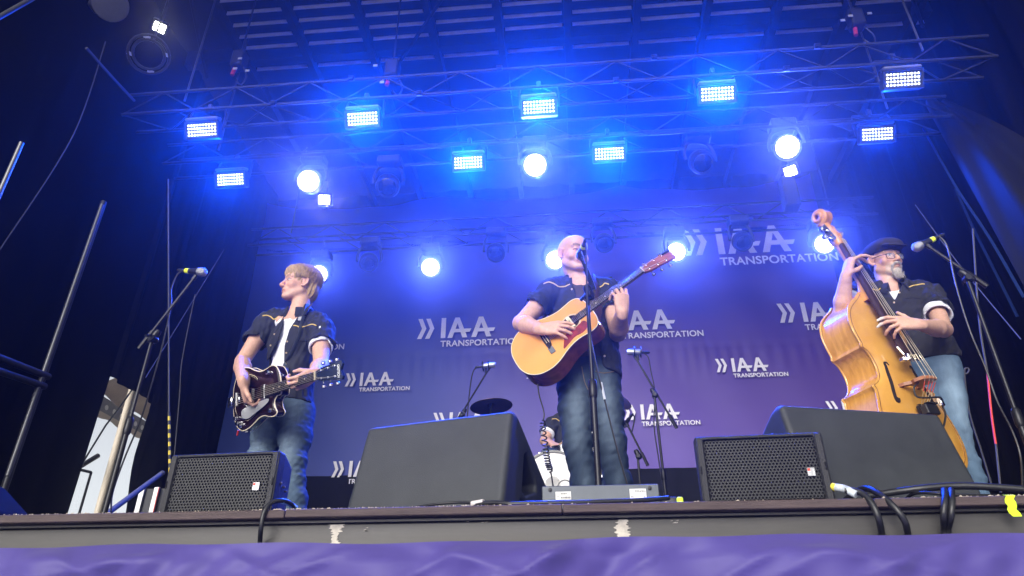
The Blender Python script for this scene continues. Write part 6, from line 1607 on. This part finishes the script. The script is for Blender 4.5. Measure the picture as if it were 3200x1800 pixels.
q = cB_ + A(.10, -.0, -.03); MB().lathe(q, fd, [(.052, .0075), (.052, .012), (.064, .012), (.064, .0075)], 30, capends=False).lathe(q, fd, [(.001, .0065), (.052, .0065)], 30).build('port_hole', m_bkd, t)
for k in range(8):
    th = k * .785 + .39; p_ = cB_ + A(math.cos(th) * .287, .02, math.sin(th) * .287); MB().box(p_ + A(0, .03, 0), (.02, .09, .02), bev=.004).build('claw_lug', STEEL(), t)
def drum(name, label, c, R, Hh, m, tilt=(0, 0, 1)):
    t = thing(name, label, 'drum', c - nrm(tilt) * Hh / 2)
    d = nrm(tilt); MB().lathe(c - d * Hh / 2, d, [(R, 0), (R, Hh)], 32).build('shell', m, t); MB().lathe(c + d * Hh / 2, d, [(R * .98, .001), (R * .98, .003)], 32).build('drum_head', m_wh, t)
    for k in (-1, 1): MB().lathe(c + d * k * Hh / 2, d, [(R * 1.03, -.01), (R * 1.05, -.01), (R * 1.05, .01), (R * 1.03, .01)], 32, capends=False).build('hoop', STEEL(), t)
    a_, b_, _ = frame_of(d)
    for k in range(8): th = k * .785; MB().box(c + (a_ * math.cos(th) + b_ * math.sin(th)) * R * 1.03, (.018, .018, Hh * .6), bev=.004).build('lug', STEEL(), t)
    for k in range(3): th = k * 2.09; e = c - d * Hh / 2 + A(math.cos(th), math.sin(th), 0) * R * .8; MB().tube([e, A(e[0], e[1], RZ0)], .008, 6).build('leg', STEEL(), t)
drum('snare_drum', 'small chrome snare drum between bass drum and singer leg', P(1778, 1428, 3.75), .17, .14, STEEL(), (.05, -.12, 1))
drum('floor_tom', 'dark drum with chrome lugs seen between the singer legs', P(1872, 1452, 3.7), .19, .30, m_bkd)
def cymbal(label, px, py, Y, R, tilt, m):
    c = P(px, py, Y); d = nrm(tilt); t = thing('cymbal', label, 'cymbal', A(c[0], c[1], RZ0), 'cymbals of the drum kit')
    MB().lathe(c, d, [(.006, .022), (.03, .018), (.045, .006), (R * .6, -.004), (R, -.014), (R, -.016), (R * .6, -.007), (.045, .003)], 40, capends=False).build('plate', m, t)
    MB().tube([c + d * .03, A(c[0], c[1] + .05, RZ0)], .010, 8).build('stand', m_std, t)
    for k in range(3): th = k * 2.09; MB().tube([A(c[0], c[1] + .05, RZ0 + .2), A(c[0] + math.cos(th) * .25, c[1] + .05 + math.sin(th) * .25, RZ0 + .01)], .008, 6).build('leg', m_std, t)
m_cym = mat('dark_bronze', (.10, .065, .035), .35, metal=.85, var=.2, vscale=20)
cymbal('dark cymbal above the left wedge monitor', 1535, 1266, 3.7, .20, (-.10, .04, 1), m_cym)
cymbal('dark cymbal at the right of the singer legs, steeply tilted', 1908, 1240, 3.7, .21, (.45, -.75, .8), m_cym)
pv = P(1985, 1325, 3.0)
stand('short boom stand of the drum microphone right of the singer', A(P(2003, 1500, 3.0)[0], 3.0, 0), P(1993, 1428, 3.0), boom=(P(2025, 1455, 3.0), P(1993, 1420, 3.0), P(1962, 1330, 3.0)), r=.0115)
mic('small dark drum microphone on the short boom right of the singer', P(1946, 1334, 3.1), P(1968, 1306, 3.0), band=False, R=.024)
cable('cable loop at the short drum microphone stand', [P(1970, 1302, 3.0), P(1978, 1296, 3.0), P(1983, 1310, 3.0), P(1978, 1335, 3.0), P(1975, 1350, 3.0)], .006, 'mic_cable', 6)
stand('dark drum microphone stand seen between the singer legs', A(P(1868, 1500, 3.3)[0], 3.3, RZ0), P(1858, 1380, 3.3), boom=(P(1872, 1400, 3.3), P(1860, 1372, 3.3), P(1866, 1345, 3.3)), r=.011)
def build_drummer():
    Y0 = 4.0
    t = thing('person', 'drummer in a navy shirt behind the bass drum, hidden by the singer', 'person', A(P(1790, 1300, Y0)[0], Y0 + .1, RZ0))
    nb = P(1788, 1296, Y0); pel = nb + A(0, .04, -.52); che = nb + A(0, .02, -.20); wai = nb + A(0, .03, -.38); front = A(0, -1, 0)
    sR, sL = P(1727, 1322, Y0), P(1850, 1322, Y0); eR, wR = P(1701, 1378, 3.86), P(1727, 1388, 3.72); eL, wL = P(1872, 1384, 3.86), P(1850, 1392, 3.70)
    H = Head(nb + A(0, -.02, .19), (0.05, -1, -.1)); kR, kL = pel + A(-.22, -.40, .02), pel + A(.22, -.40, .02); aR, aL = A(kR[0], kR[1] - .05, RZ0 + .09), A(kL[0], kL[1] - .05, RZ0 + .09)
    lo = np.minimum.reduce([eR, aR, wR, kR]) - .12; hi = np.maximum.reduce([H(0, 0, .15), eL, kL, pel]) + .14; lo[2] = RZ0 + .01
    F = Field(lo, hi, .0062); F.chain([pel, wai, che], [.12, .12, .14], .03, flat=(front, 1.5)); F.cone(sR, sL, .04, .04, .02)
    leg_chain(F, pel + A(-.1, 0, 0), kR, aR, (.075, .065, .05, .045, .036)); leg_chain(F, pel + A(.1, 0, 0), kL, aL, (.075, .065, .05, .045, .036))
    add_head(F, H, nb, .053); add_arm(F, sR, eR, wR); add_arm(F, sL, eL, wL)
    add_hand(F, wR, P(1748, 1394, 3.66) - wR, A(.1, .1, -1), A(.1, -.9, .3), ((50, 70, 40),) * 4, thumb=((.7, .6, .5), (.8, .3, .5)), k=1.05)
    add_hand(F, wL, P(1830, 1396, 3.64) - wL, A(-.1, .1, -1), A(-.1, -.9, .3), ((50, 70, 40),) * 4, thumb=((.7, .6, .5), (.8, .3, .5)), k=1.05)
    F.build('body', m_skin, t, color=face_tint(H))
    F = Field(H.O - .17, H.O + .17, .007); F.ell(H(0, -.02, .04), (.086, .108, .09), H.M, .01); F.ell(H(0, .11, -.03), (.1, .09, .085), H.M, .01, 'sub'); F.build('hair', mat('brown_hair', (.07, .045, .03), .7, var=.3, vscale=50), t)
    F = Field(np.minimum(pel, sR) - .25, np.maximum(sL, nb) + .22, .0065); F.chain([pel, wai, che, nb - A(0, 0, .08)], [.145, .143, .158, .12], .03, flat=(front, 1.5))
    F.cone(sR, sR + (eR - sR) * .68, .06, .066, .02, cut=True); F.cone(sL, sL + (eL - sL) * .68, .06, .066, .02, cut=True); F.plane(pel, (0, 0, -1)); F.build('tee_shirt', m_teew, t)
    F = Field(np.minimum(pel, sR) - .3, np.maximum(sL, nb) + .26, .0065); F.chain([pel, wai, che, nb - A(0, 0, .07)], [.172, .166, .178, .135], .04, flat=(front, 1.42))
    for s_, e_ in ((sR, eR), (sL, eL)): F.cone(s_ + (che - s_) * .16, s_ + (e_ - s_) * .1, .068, .07, .05); F.cone(s_, s_ + (e_ - s_) * .56, .066, .076, .03, cut=True); F.cone(s_ + (nb - s_) * .2 + A(0, 0, .02), nb + A(0, .04, 0), .056, .062, .03)
    F.cone(nb - A(0, 0, .03), nb + A(0, -.02, .1), .064, .07, .006, 'sub'); F.warp(folds(41, .008, 45, 34)); carve(F, ((1772, 1290), (1766, 1340), (1752, 1400), (1748, 1440), (1810, 1440), (1806, 1340), (1803, 1290)), che, -.3, 0.)
    F.plane(pel, (0, 0, -1)); sh = F.build('shirt', m_shirt, t); collar(sh, nb - A(0, 0, .012), front, A(1, 0, 0), m_shirt)
    bv = bvh_of(sh); piping(t, bv, ((1725, 1310), (1738, 1309), (1748, 1316), (1758, 1317)), parent=sh, r=.004)
    F = Field(np.minimum.reduce([pel, kR, aR]) - .16, np.maximum.reduce([pel, kL, aL]) + .16, .008); F.chain([pel + A(0, 0, .04), pel], [.16, .16], .03, flat=(front, 1.3)); two_legs(F, (pel + A(-.09, 0, -.02), kR, aR, (.10, .09, .075, .065, .065)), (pel + A(.09, 0, -.02), kL, aL, (.10, .09, .075, .065, .065)))
    F.build('jeans', m_denim, t, color=denim_tint((.03, .05, .09), (.1, .16, .24), []))
    for a_ in (aR, aL):
        F = Field(a_ - .22, a_ + .2, .01); F.ell(a_ + A(0, -.06, -.045), (.048, .14, .04), None, .02); F.cone(a_, a_ - A(0, 0, .04), .045, .045, .02); F.build('shoe', m_shoe, t)
    o = MB().tube([P(1738, 1400, 3.68), P(1752, 1386, 3.62), P(1790, 1360, 3.5)], [.0075, .0072, .004], 8).build('drum_stick', mat('stick_hickory', (.5, .32, .15), .5, var=.1)); tag(o, 'wooden drum stick in the drummer hand', 'drum stick')
    st = thing('drum_stool', 'round drum stool under the drummer', 'stool', A(pel[0], pel[1], RZ0)); MB().lathe(A(pel[0], pel[1], pel[2] - .17), (0, 0, 1), [(.15, -.06), (.17, -.04), (.17, .0), (.13, .03)], 24).build('seat', m_bkd, st); MB().tube([A(pel[0], pel[1], pel[2] - .2), A(pel[0], pel[1], RZ0)], .018, 8).build('post', STEEL(), st)
build_drummer()
# ================================================================== OUTSIDE, SEEN THROUGH THE GAP AT THE LEFT
pt, pb_ = PX(407, 1228, -6.6), PX(307, 1599, -6.6)
o = thing('tent_pole', 'beige vertical tent pole seen through the bright gap', 'pole', A(-6.6, pb_[1], GZ))
MB().tube([A(-6.6, pb_[1], GZ), A(-6.6, pb_[1], pt[2] + .25)], .05, 14).build('tube', mat('pole_beige', (.50, .44, .35), .5, var=.06), o); MB().box(A(-6.6, pb_[1], GZ + .02), (.3, .3, .04)).build('foot_plate', m_std, o)
t = thing('party_tent', 'beige tent roof with a perforated eave beam seen through the bright gap', 'tent', PX(380, 1320, -8.2))
e0, e1 = PX(250, 1285, -8.2), PX(600, 1400, -8.2); e1[2] = e0[2] = (e0[2] + e1[2]) / 2 + .05
d_ = nrm(e1 - e0); L_ = np.linalg.norm(e1 - e0)
M_ = np.stack([d_, A(1, 0, 0), A(0, 0, 1)], 1)
MB().box((e0 + e1) / 2 + A(0, 0, .02), (L_, .06, .26), M_).build('eave_beam', mat('tent_grey', (.20, .19, .18), .6, var=.1), t, smooth=False)
for k in range(16): MB().lathe(e0 + d_ * (L_ * (k + .5) / 16) + A(.032, 0, .0), (1, 0, 0), [(.045, 0), (.045, .006)], 14).build('beam_hole', mat('hole_pale', (.75, .72, .68), .7, var=0), t)
MB().grid(lambda u, v: e0 + d_ * L_ * u + A(.05 + 1.0 * v, 0, .15 + .42 * v + .04 * math.sin(u * 20)), 40, 6).build('roof_sheet', mat('tent_canvas', (.55, .44, .32), .7, var=.12, vscale=3), t, fix=False)
MB().grid(lambda u, v: e0 + d_ * L_ * u + A(.045, 0, -.11 - .10 * v + .02 * math.sin(u * 40) * v), 60, 2).build('valance', MATS['tent_canvas'], t, fix=False)
t = thing('bar_frame', 'black upright frame standing outside in the bright gap', 'frame', PX(250, 1600, -6.9) * A(1, 1, 0) + A(0, 0, GZ))  # plain upright frame of black bars, not a known gate
a_, b_, c_ = PX(225, 1462, -6.9), PX(285, 1476, -6.9), PX(250, 1606, -6.9)
MB().tube([a_, b_], .02, 4).build('top_bar', m_std, t); MB().tube([b_, A(b_[0], b_[1], GZ)], .022, 4).build('post', m_std, t); MB().tube([A(a_[0], a_[1], a_[2]), A(a_[0], a_[1], GZ)], .018, 4).build('post', m_std, t)
o = MB().tube([PX(255, 1455, -6.7), PX(306, 1424, -6.7)], .035, 8).build('black_bar', m_std); tag(o, 'short black slanting bar outside above the black frame', 'bar')
o = MB().tube([PX(262, 1440, -6.0), PX(330, 1330, -6.0), PX(367, 1282, -6.0), PX(440, 1180, -6.0)], .012, 6).build('guy_rope', m_std); tag(o, 'dark slanting guy rope across the bright gap', 'rope')
o = MB().tube([P(325, 1612, 1.6), P(508, 1478, 2.2)], .018, 10).build('steel_pipe', mat('pipe_grey', (.09, .09, .088), .8, metal=0, var=.1)); tag(o, 'grey steel pipe leaning low at the left of the grille speaker', 'pipe')
t = thing('flight_case', 'dark flight case with metal edges left of the grille speaker', 'case', A(*(P(500, 1600, 2.4) * A(1, 1, 0))))
q0, q1 = P(432, 1610, 2.5), P(560, 1610, 2.5); zt = P(445, 1528, 2.5)[2]
MB().box(((q0[0] + q1[0]) / 2 + .1, 2.9, zt / 2), (q1[0] - q0[0] + .25, .8, zt)).build('panel', mat('case_black', (.016, .018, .024), .5, var=.15), t, smooth=False)
for px, m_ in ((440, mat('edge_metal', (.35, .35, .36), .35, metal=.7, var=.2)), (485, MATS['edge_metal'])):
    q = P(px, 1560, 2.49); MB().box((q[0], 2.485, zt / 2), (.035, .02, zt + .01)).build('corner_rail', m_, t, smooth=False)
q = P(489, 1560, 2.47); MB().box((q[0], 2.47, zt / 2), (.007, .01, zt)).build('red_strip', mat('strip_red', (.4, .04, .03), .5), t, smooth=False)
# ropes, poles and wires at the sides
m_rope = mat('rope_grey', (.06, .06, .068), .8, var=.1)
t = thing('hanging_rope', 'thin hanging rope at the left with a yellow and black striped lower end', 'rope', P(529, 1475, 2.2))
MB().tube([P(526, 560, 2.2), P(528, 1290, 2.2)], .006, 6).build('cord', m_rope, t)
for k in range(14): MB().tube([P(528 + k * .2, 1288 + k * 13.4, 2.2), P(528.2 + k * .2, 1288 + (k + 1) * 13.4, 2.2)], .0095, 7).build('stripe', mat('stripe_yellow', (.6, .45, .03), .6) if k % 2 else mat('stripe_black', (.02, .02, .02), .6), t)
def pole(label, a, b, r, m=None, name='scaffold_pole'):
    o = MB().tube([a, b], r, 10).build(name, m or mat('pole_alu', (.14, .14, .145), .35, metal=.6, var=.1)); tag(o, label, 'pole'); return o
q = PX(315, 650, -4.6); pole('bright aluminium pole against the left curtain', A(-4.6, q[1], .9), A(-4.6, q[1], 3.6), .019)
pole('dark upright scaffold pole just right of the bright pole at the left', A(-4.72, q[1] + .15, 0), A(-4.72, q[1] + .15, 3.75), .03, mat('pole_dark', (.05, .05, .055), .4, metal=.5))
q = PX(0, 600, -4.0); pole('short aluminium pole at the very left edge', A(-4.0, q[1], .9), A(-4.0, q[1], 2.95), .018)
pole('dark horizontal rail at the left edge', PX(-60, 1095, -4.6), PX(152, 1178, -4.6), .03, MATS['pole_dark'])
pole('lower dark horizontal rail at the left edge', PX(-60, 1140, -4.6), PX(140, 1208, -4.6), .03, MATS['pole_dark'])
pole('pale diagonal tube in the upper left corner', PX(-40, 75, -4.5), PX(110, -10, -4.5), .02)
t = thing('side_monitor', 'dark rounded speaker at the lower left corner', 'speaker', P(-20, 1600, .5) * A(1, 1, 0))
F = Field(P(-20, 1560, .5) - A(.35, .3, .2), P(-20, 1560, .5) + A(.3, .3, .3), .008); c = P(-60, 1590, .5); F.box(A(c[0], .5, .08), (.32, .3, .26), np.array([[.8, 0, .6], [0, 1, 0], [-.6, 0, .8]]), r=.04); F.plane(A(0, 0, .004), (0, 0, -1)); F.build('cabinet', mat('side_cab', (.008, .008, .009), .9, spec=.1), t)
for i, (pts, r, lb, m_) in enumerate((
    ([P(3040, 715, 1.6), P(3060, 1000, 1.55), P(3086, 1165, 1.5)], .006, 'thin grey rope at the right above the red rope', m_rope),
    ([P(3086, 1165, 1.5), P(3098, 1290, 1.48), P(3112, 1388, 1.45)], .006, 'red rope at the right behind the microphone stand', mat('rope_red', (.65, .05, .03), .6, var=.05)),
    ([P(3112, 1388, 1.45), P(3128, 1540, 1.4)], .006, 'thin grey rope at the right below the red rope', m_rope),
    ([P(2860, 640, 3.0), P(3000, 830, 2.4), P(3190, 1060, 1.6)], .004, 'thin wire running diagonally down at the right', m_rope),
    ([P(2962, 1045, 1.8), P(2985, 1110, 1.8), P(3015, 1165, 1.8), P(3028, 1158, 1.8), P(3022, 1150, 1.8), P(3014, 1168, 1.8), P(3030, 1290, 1.8), P(3070, 1420, 1.8), P(3100, 1520, 1.8)], .005, 'thin looped wire behind the bassist back', m_rope),
    ([P(700, 780, 3.0), P(560, 1010, 2.5), P(455, 1180, 2.0)], .0025, 'thin wire slanting behind the left boom stand', m_rope),
    ([P(610, 920, 3.4), P(570, 1120, 3.4), P(560, 1250, 3.4), P(540, 1480, 3.4)], .005, 'thin curved wire on the dark curtain at the left', m_rope),
    ([PX(330, 130, -4.8), PX(230, 420, -4.8), PX(0, 780, -4.8)], .006, 'long thin cable slanting over the left curtain', m_rope),
    ([PX(270, 150, -4.5), PX(345, 235, -4.5), PX(420, 315, -4.5)], .014, 'slanting steel bar at the upper left near the truss end', m_rope))):
    o = MB().tube(spline(pts, 8), r, 6).build('rope' if 'rope' in lb else 'wire', m_); tag(o, lb, 'rope' if 'rope' in lb else 'wire')
m_blue = mat('blue_edge', (.008, .02, .08), .8, spec=.1, var=.05)
for lb, pts in (('blue webbing strap along the slanting tarpaulin at the right', [PX(2884, 400, 4.45), PX(2985, 580, 4.15), PX(3090, 740, 3.9), PX(3200, 930, 3.65)]), ('second blue webbing strap left of the slanting tarpaulin', [PX(2985, 590, 4.2), PX(3040, 710, 4.1), PX(3100, 830, 3.95), PX(3180, 990, 3.8)])):
    o = MB().tube(spline(pts, 8), .012, 6, flat=.4).build('webbing_strap', m_blue); tag(o, lb, 'strap')
# overhead odds and ends
t = thing('horn_speaker', 'pale round speaker at the top left of the roof', 'speaker', PZ(335, 8, 6.2))
c = PZ(345, 14, 6.2); d_ = nrm(CAM - c + A(1.2, 0, 0)); MB().lathe(c, d_, [(.09, -.2), (.15, -.08), (.19, 0), (.19, .03), (.17, .04)], 28).build('dish', mat('horn_grey', (.16, .16, .165), .5, var=.1), t); MB().box(c - d_ * .2 + A(-.12, 0, .02), (.18, .16, .16), bev=.02).build('driver', MATS['horn_grey'], t); MB().tube([c - d_ * .15, c - d_ * .15 + A(0, 0, 1.2)], .02, 8).build('bracket', m_std, t)
t = thing('cable_reel', 'round dark cable reel below the upper left flood light', 'cable reel', PZ(465, 170, 5.9))
c = PZ(465, 170, 5.9); a1, b1, d1 = frame_of(CAM - c)
for rr in (.17, .22): MB().tube([c + (a1 * math.cos(k * .3142) + b1 * math.sin(k * .3142)) * rr for k in range(20)], .018, 8, closed=True).build('rim', m_case, t)
for k in range(4): th = k * 1.571 + .4; MB().box(c + (a1 * math.cos(th) + b1 * math.sin(th)) * .195, (.04, .02, .07), np.stack([b1, d1, a1], 1)).build('pale_clip', mat('clip_pale', (.5, .5, .5), .5), t)
MB().tube([c + A(0, 0, .2), c + A(0, 0, 1.6)], .012, 6).build('hanger', m_case, t)
m_redh = mat('hook_red', (.55, .04, .07), .45, var=.1)
for px, py, lb in ((738, 230, 'chain hoist with pale tags above the left end of the front truss'), (1222, 262, 'chain hoist with red hook above the front truss, left of centre'), (2688, 105, 'chain hoist with long red hook above the front truss at the right')):
    c = P(px, py, 3.4); t = thing('chain_hoist', lb, 'chain hoist', c, 'chain hoists on the front truss')
    MB().box(c + A(0, 0, .22), (.16, .16, .26), bev=.02).build('motor', m_case, t); MB().tube([c + A(0, 0, .3), A(c[0], c[1], RZ + .1)], .012, 6).build('chain', m_case, t)
    MB().tube([c + A(-.03, 0, .13), c + A(-.05, 0, -.02)], .025, 8).build('hook', m_redh, t); MB().tube(spline([c + A(.06, 0, .12), c + A(.14, 0, -.05), c + A(.1, 0, -.2), c + A(.02, 0, -.1)], 5), .01, 6).build('chain_bag', m_case, t)
    for k in range(3): MB().box(c + A(random.uniform(-.2, .2), -.09, random.uniform(-.1, .3)), (.05, .01, .03)).build('label_tag', mat('clip_pale', (.5, .5, .5), .5), t, smooth=False)
# small shackles and label tags on the trusses
for k, px in enumerate((860, 1090, 1310, 1560, 1930, 2060, 2480, 2600)):
    c = A(P(px, 300, 3.08)[0], 3.075, 5.10 + (.3 if k % 2 else 0)); o = MB().lathe(c + A(-.03, 0, 0), (1, 0, 0), [(.032, 0), (.032, .06)], 12).box(c + A(.0, -.03, -.02), (.05, .012, .04)).build('truss_coupler', m_std)
    tag(o, 'dark coupler clamped on the front truss, number %s from the left' % ('one', 'two', 'three', 'four', 'five', 'six', 'seven', 'eight')[k], 'coupler', 'couplers on the front truss')
hz = MB().box((-.2, 2.0, 2.95), (40.0, 34.0, 11.4)).build('haze', None, smooth=False)
stuff(hz)
m = bpy.data.materials.new('smoke_haze'); m.use_nodes = True; m.node_tree.nodes.clear()
pv = m.node_tree.nodes.new('ShaderNodeVolumePrincipled'); mo = m.node_tree.nodes.new('ShaderNodeOutputMaterial')
pv.inputs['Color'].default_value = (.93, .94, .97, 1); pv.inputs['Density'].default_value = HAZE; pv.inputs['Anisotropy'].default_value = .92
m.node_tree.links.new(pv.outputs[0], mo.inputs['Volume']); hz.data.materials.append(m)
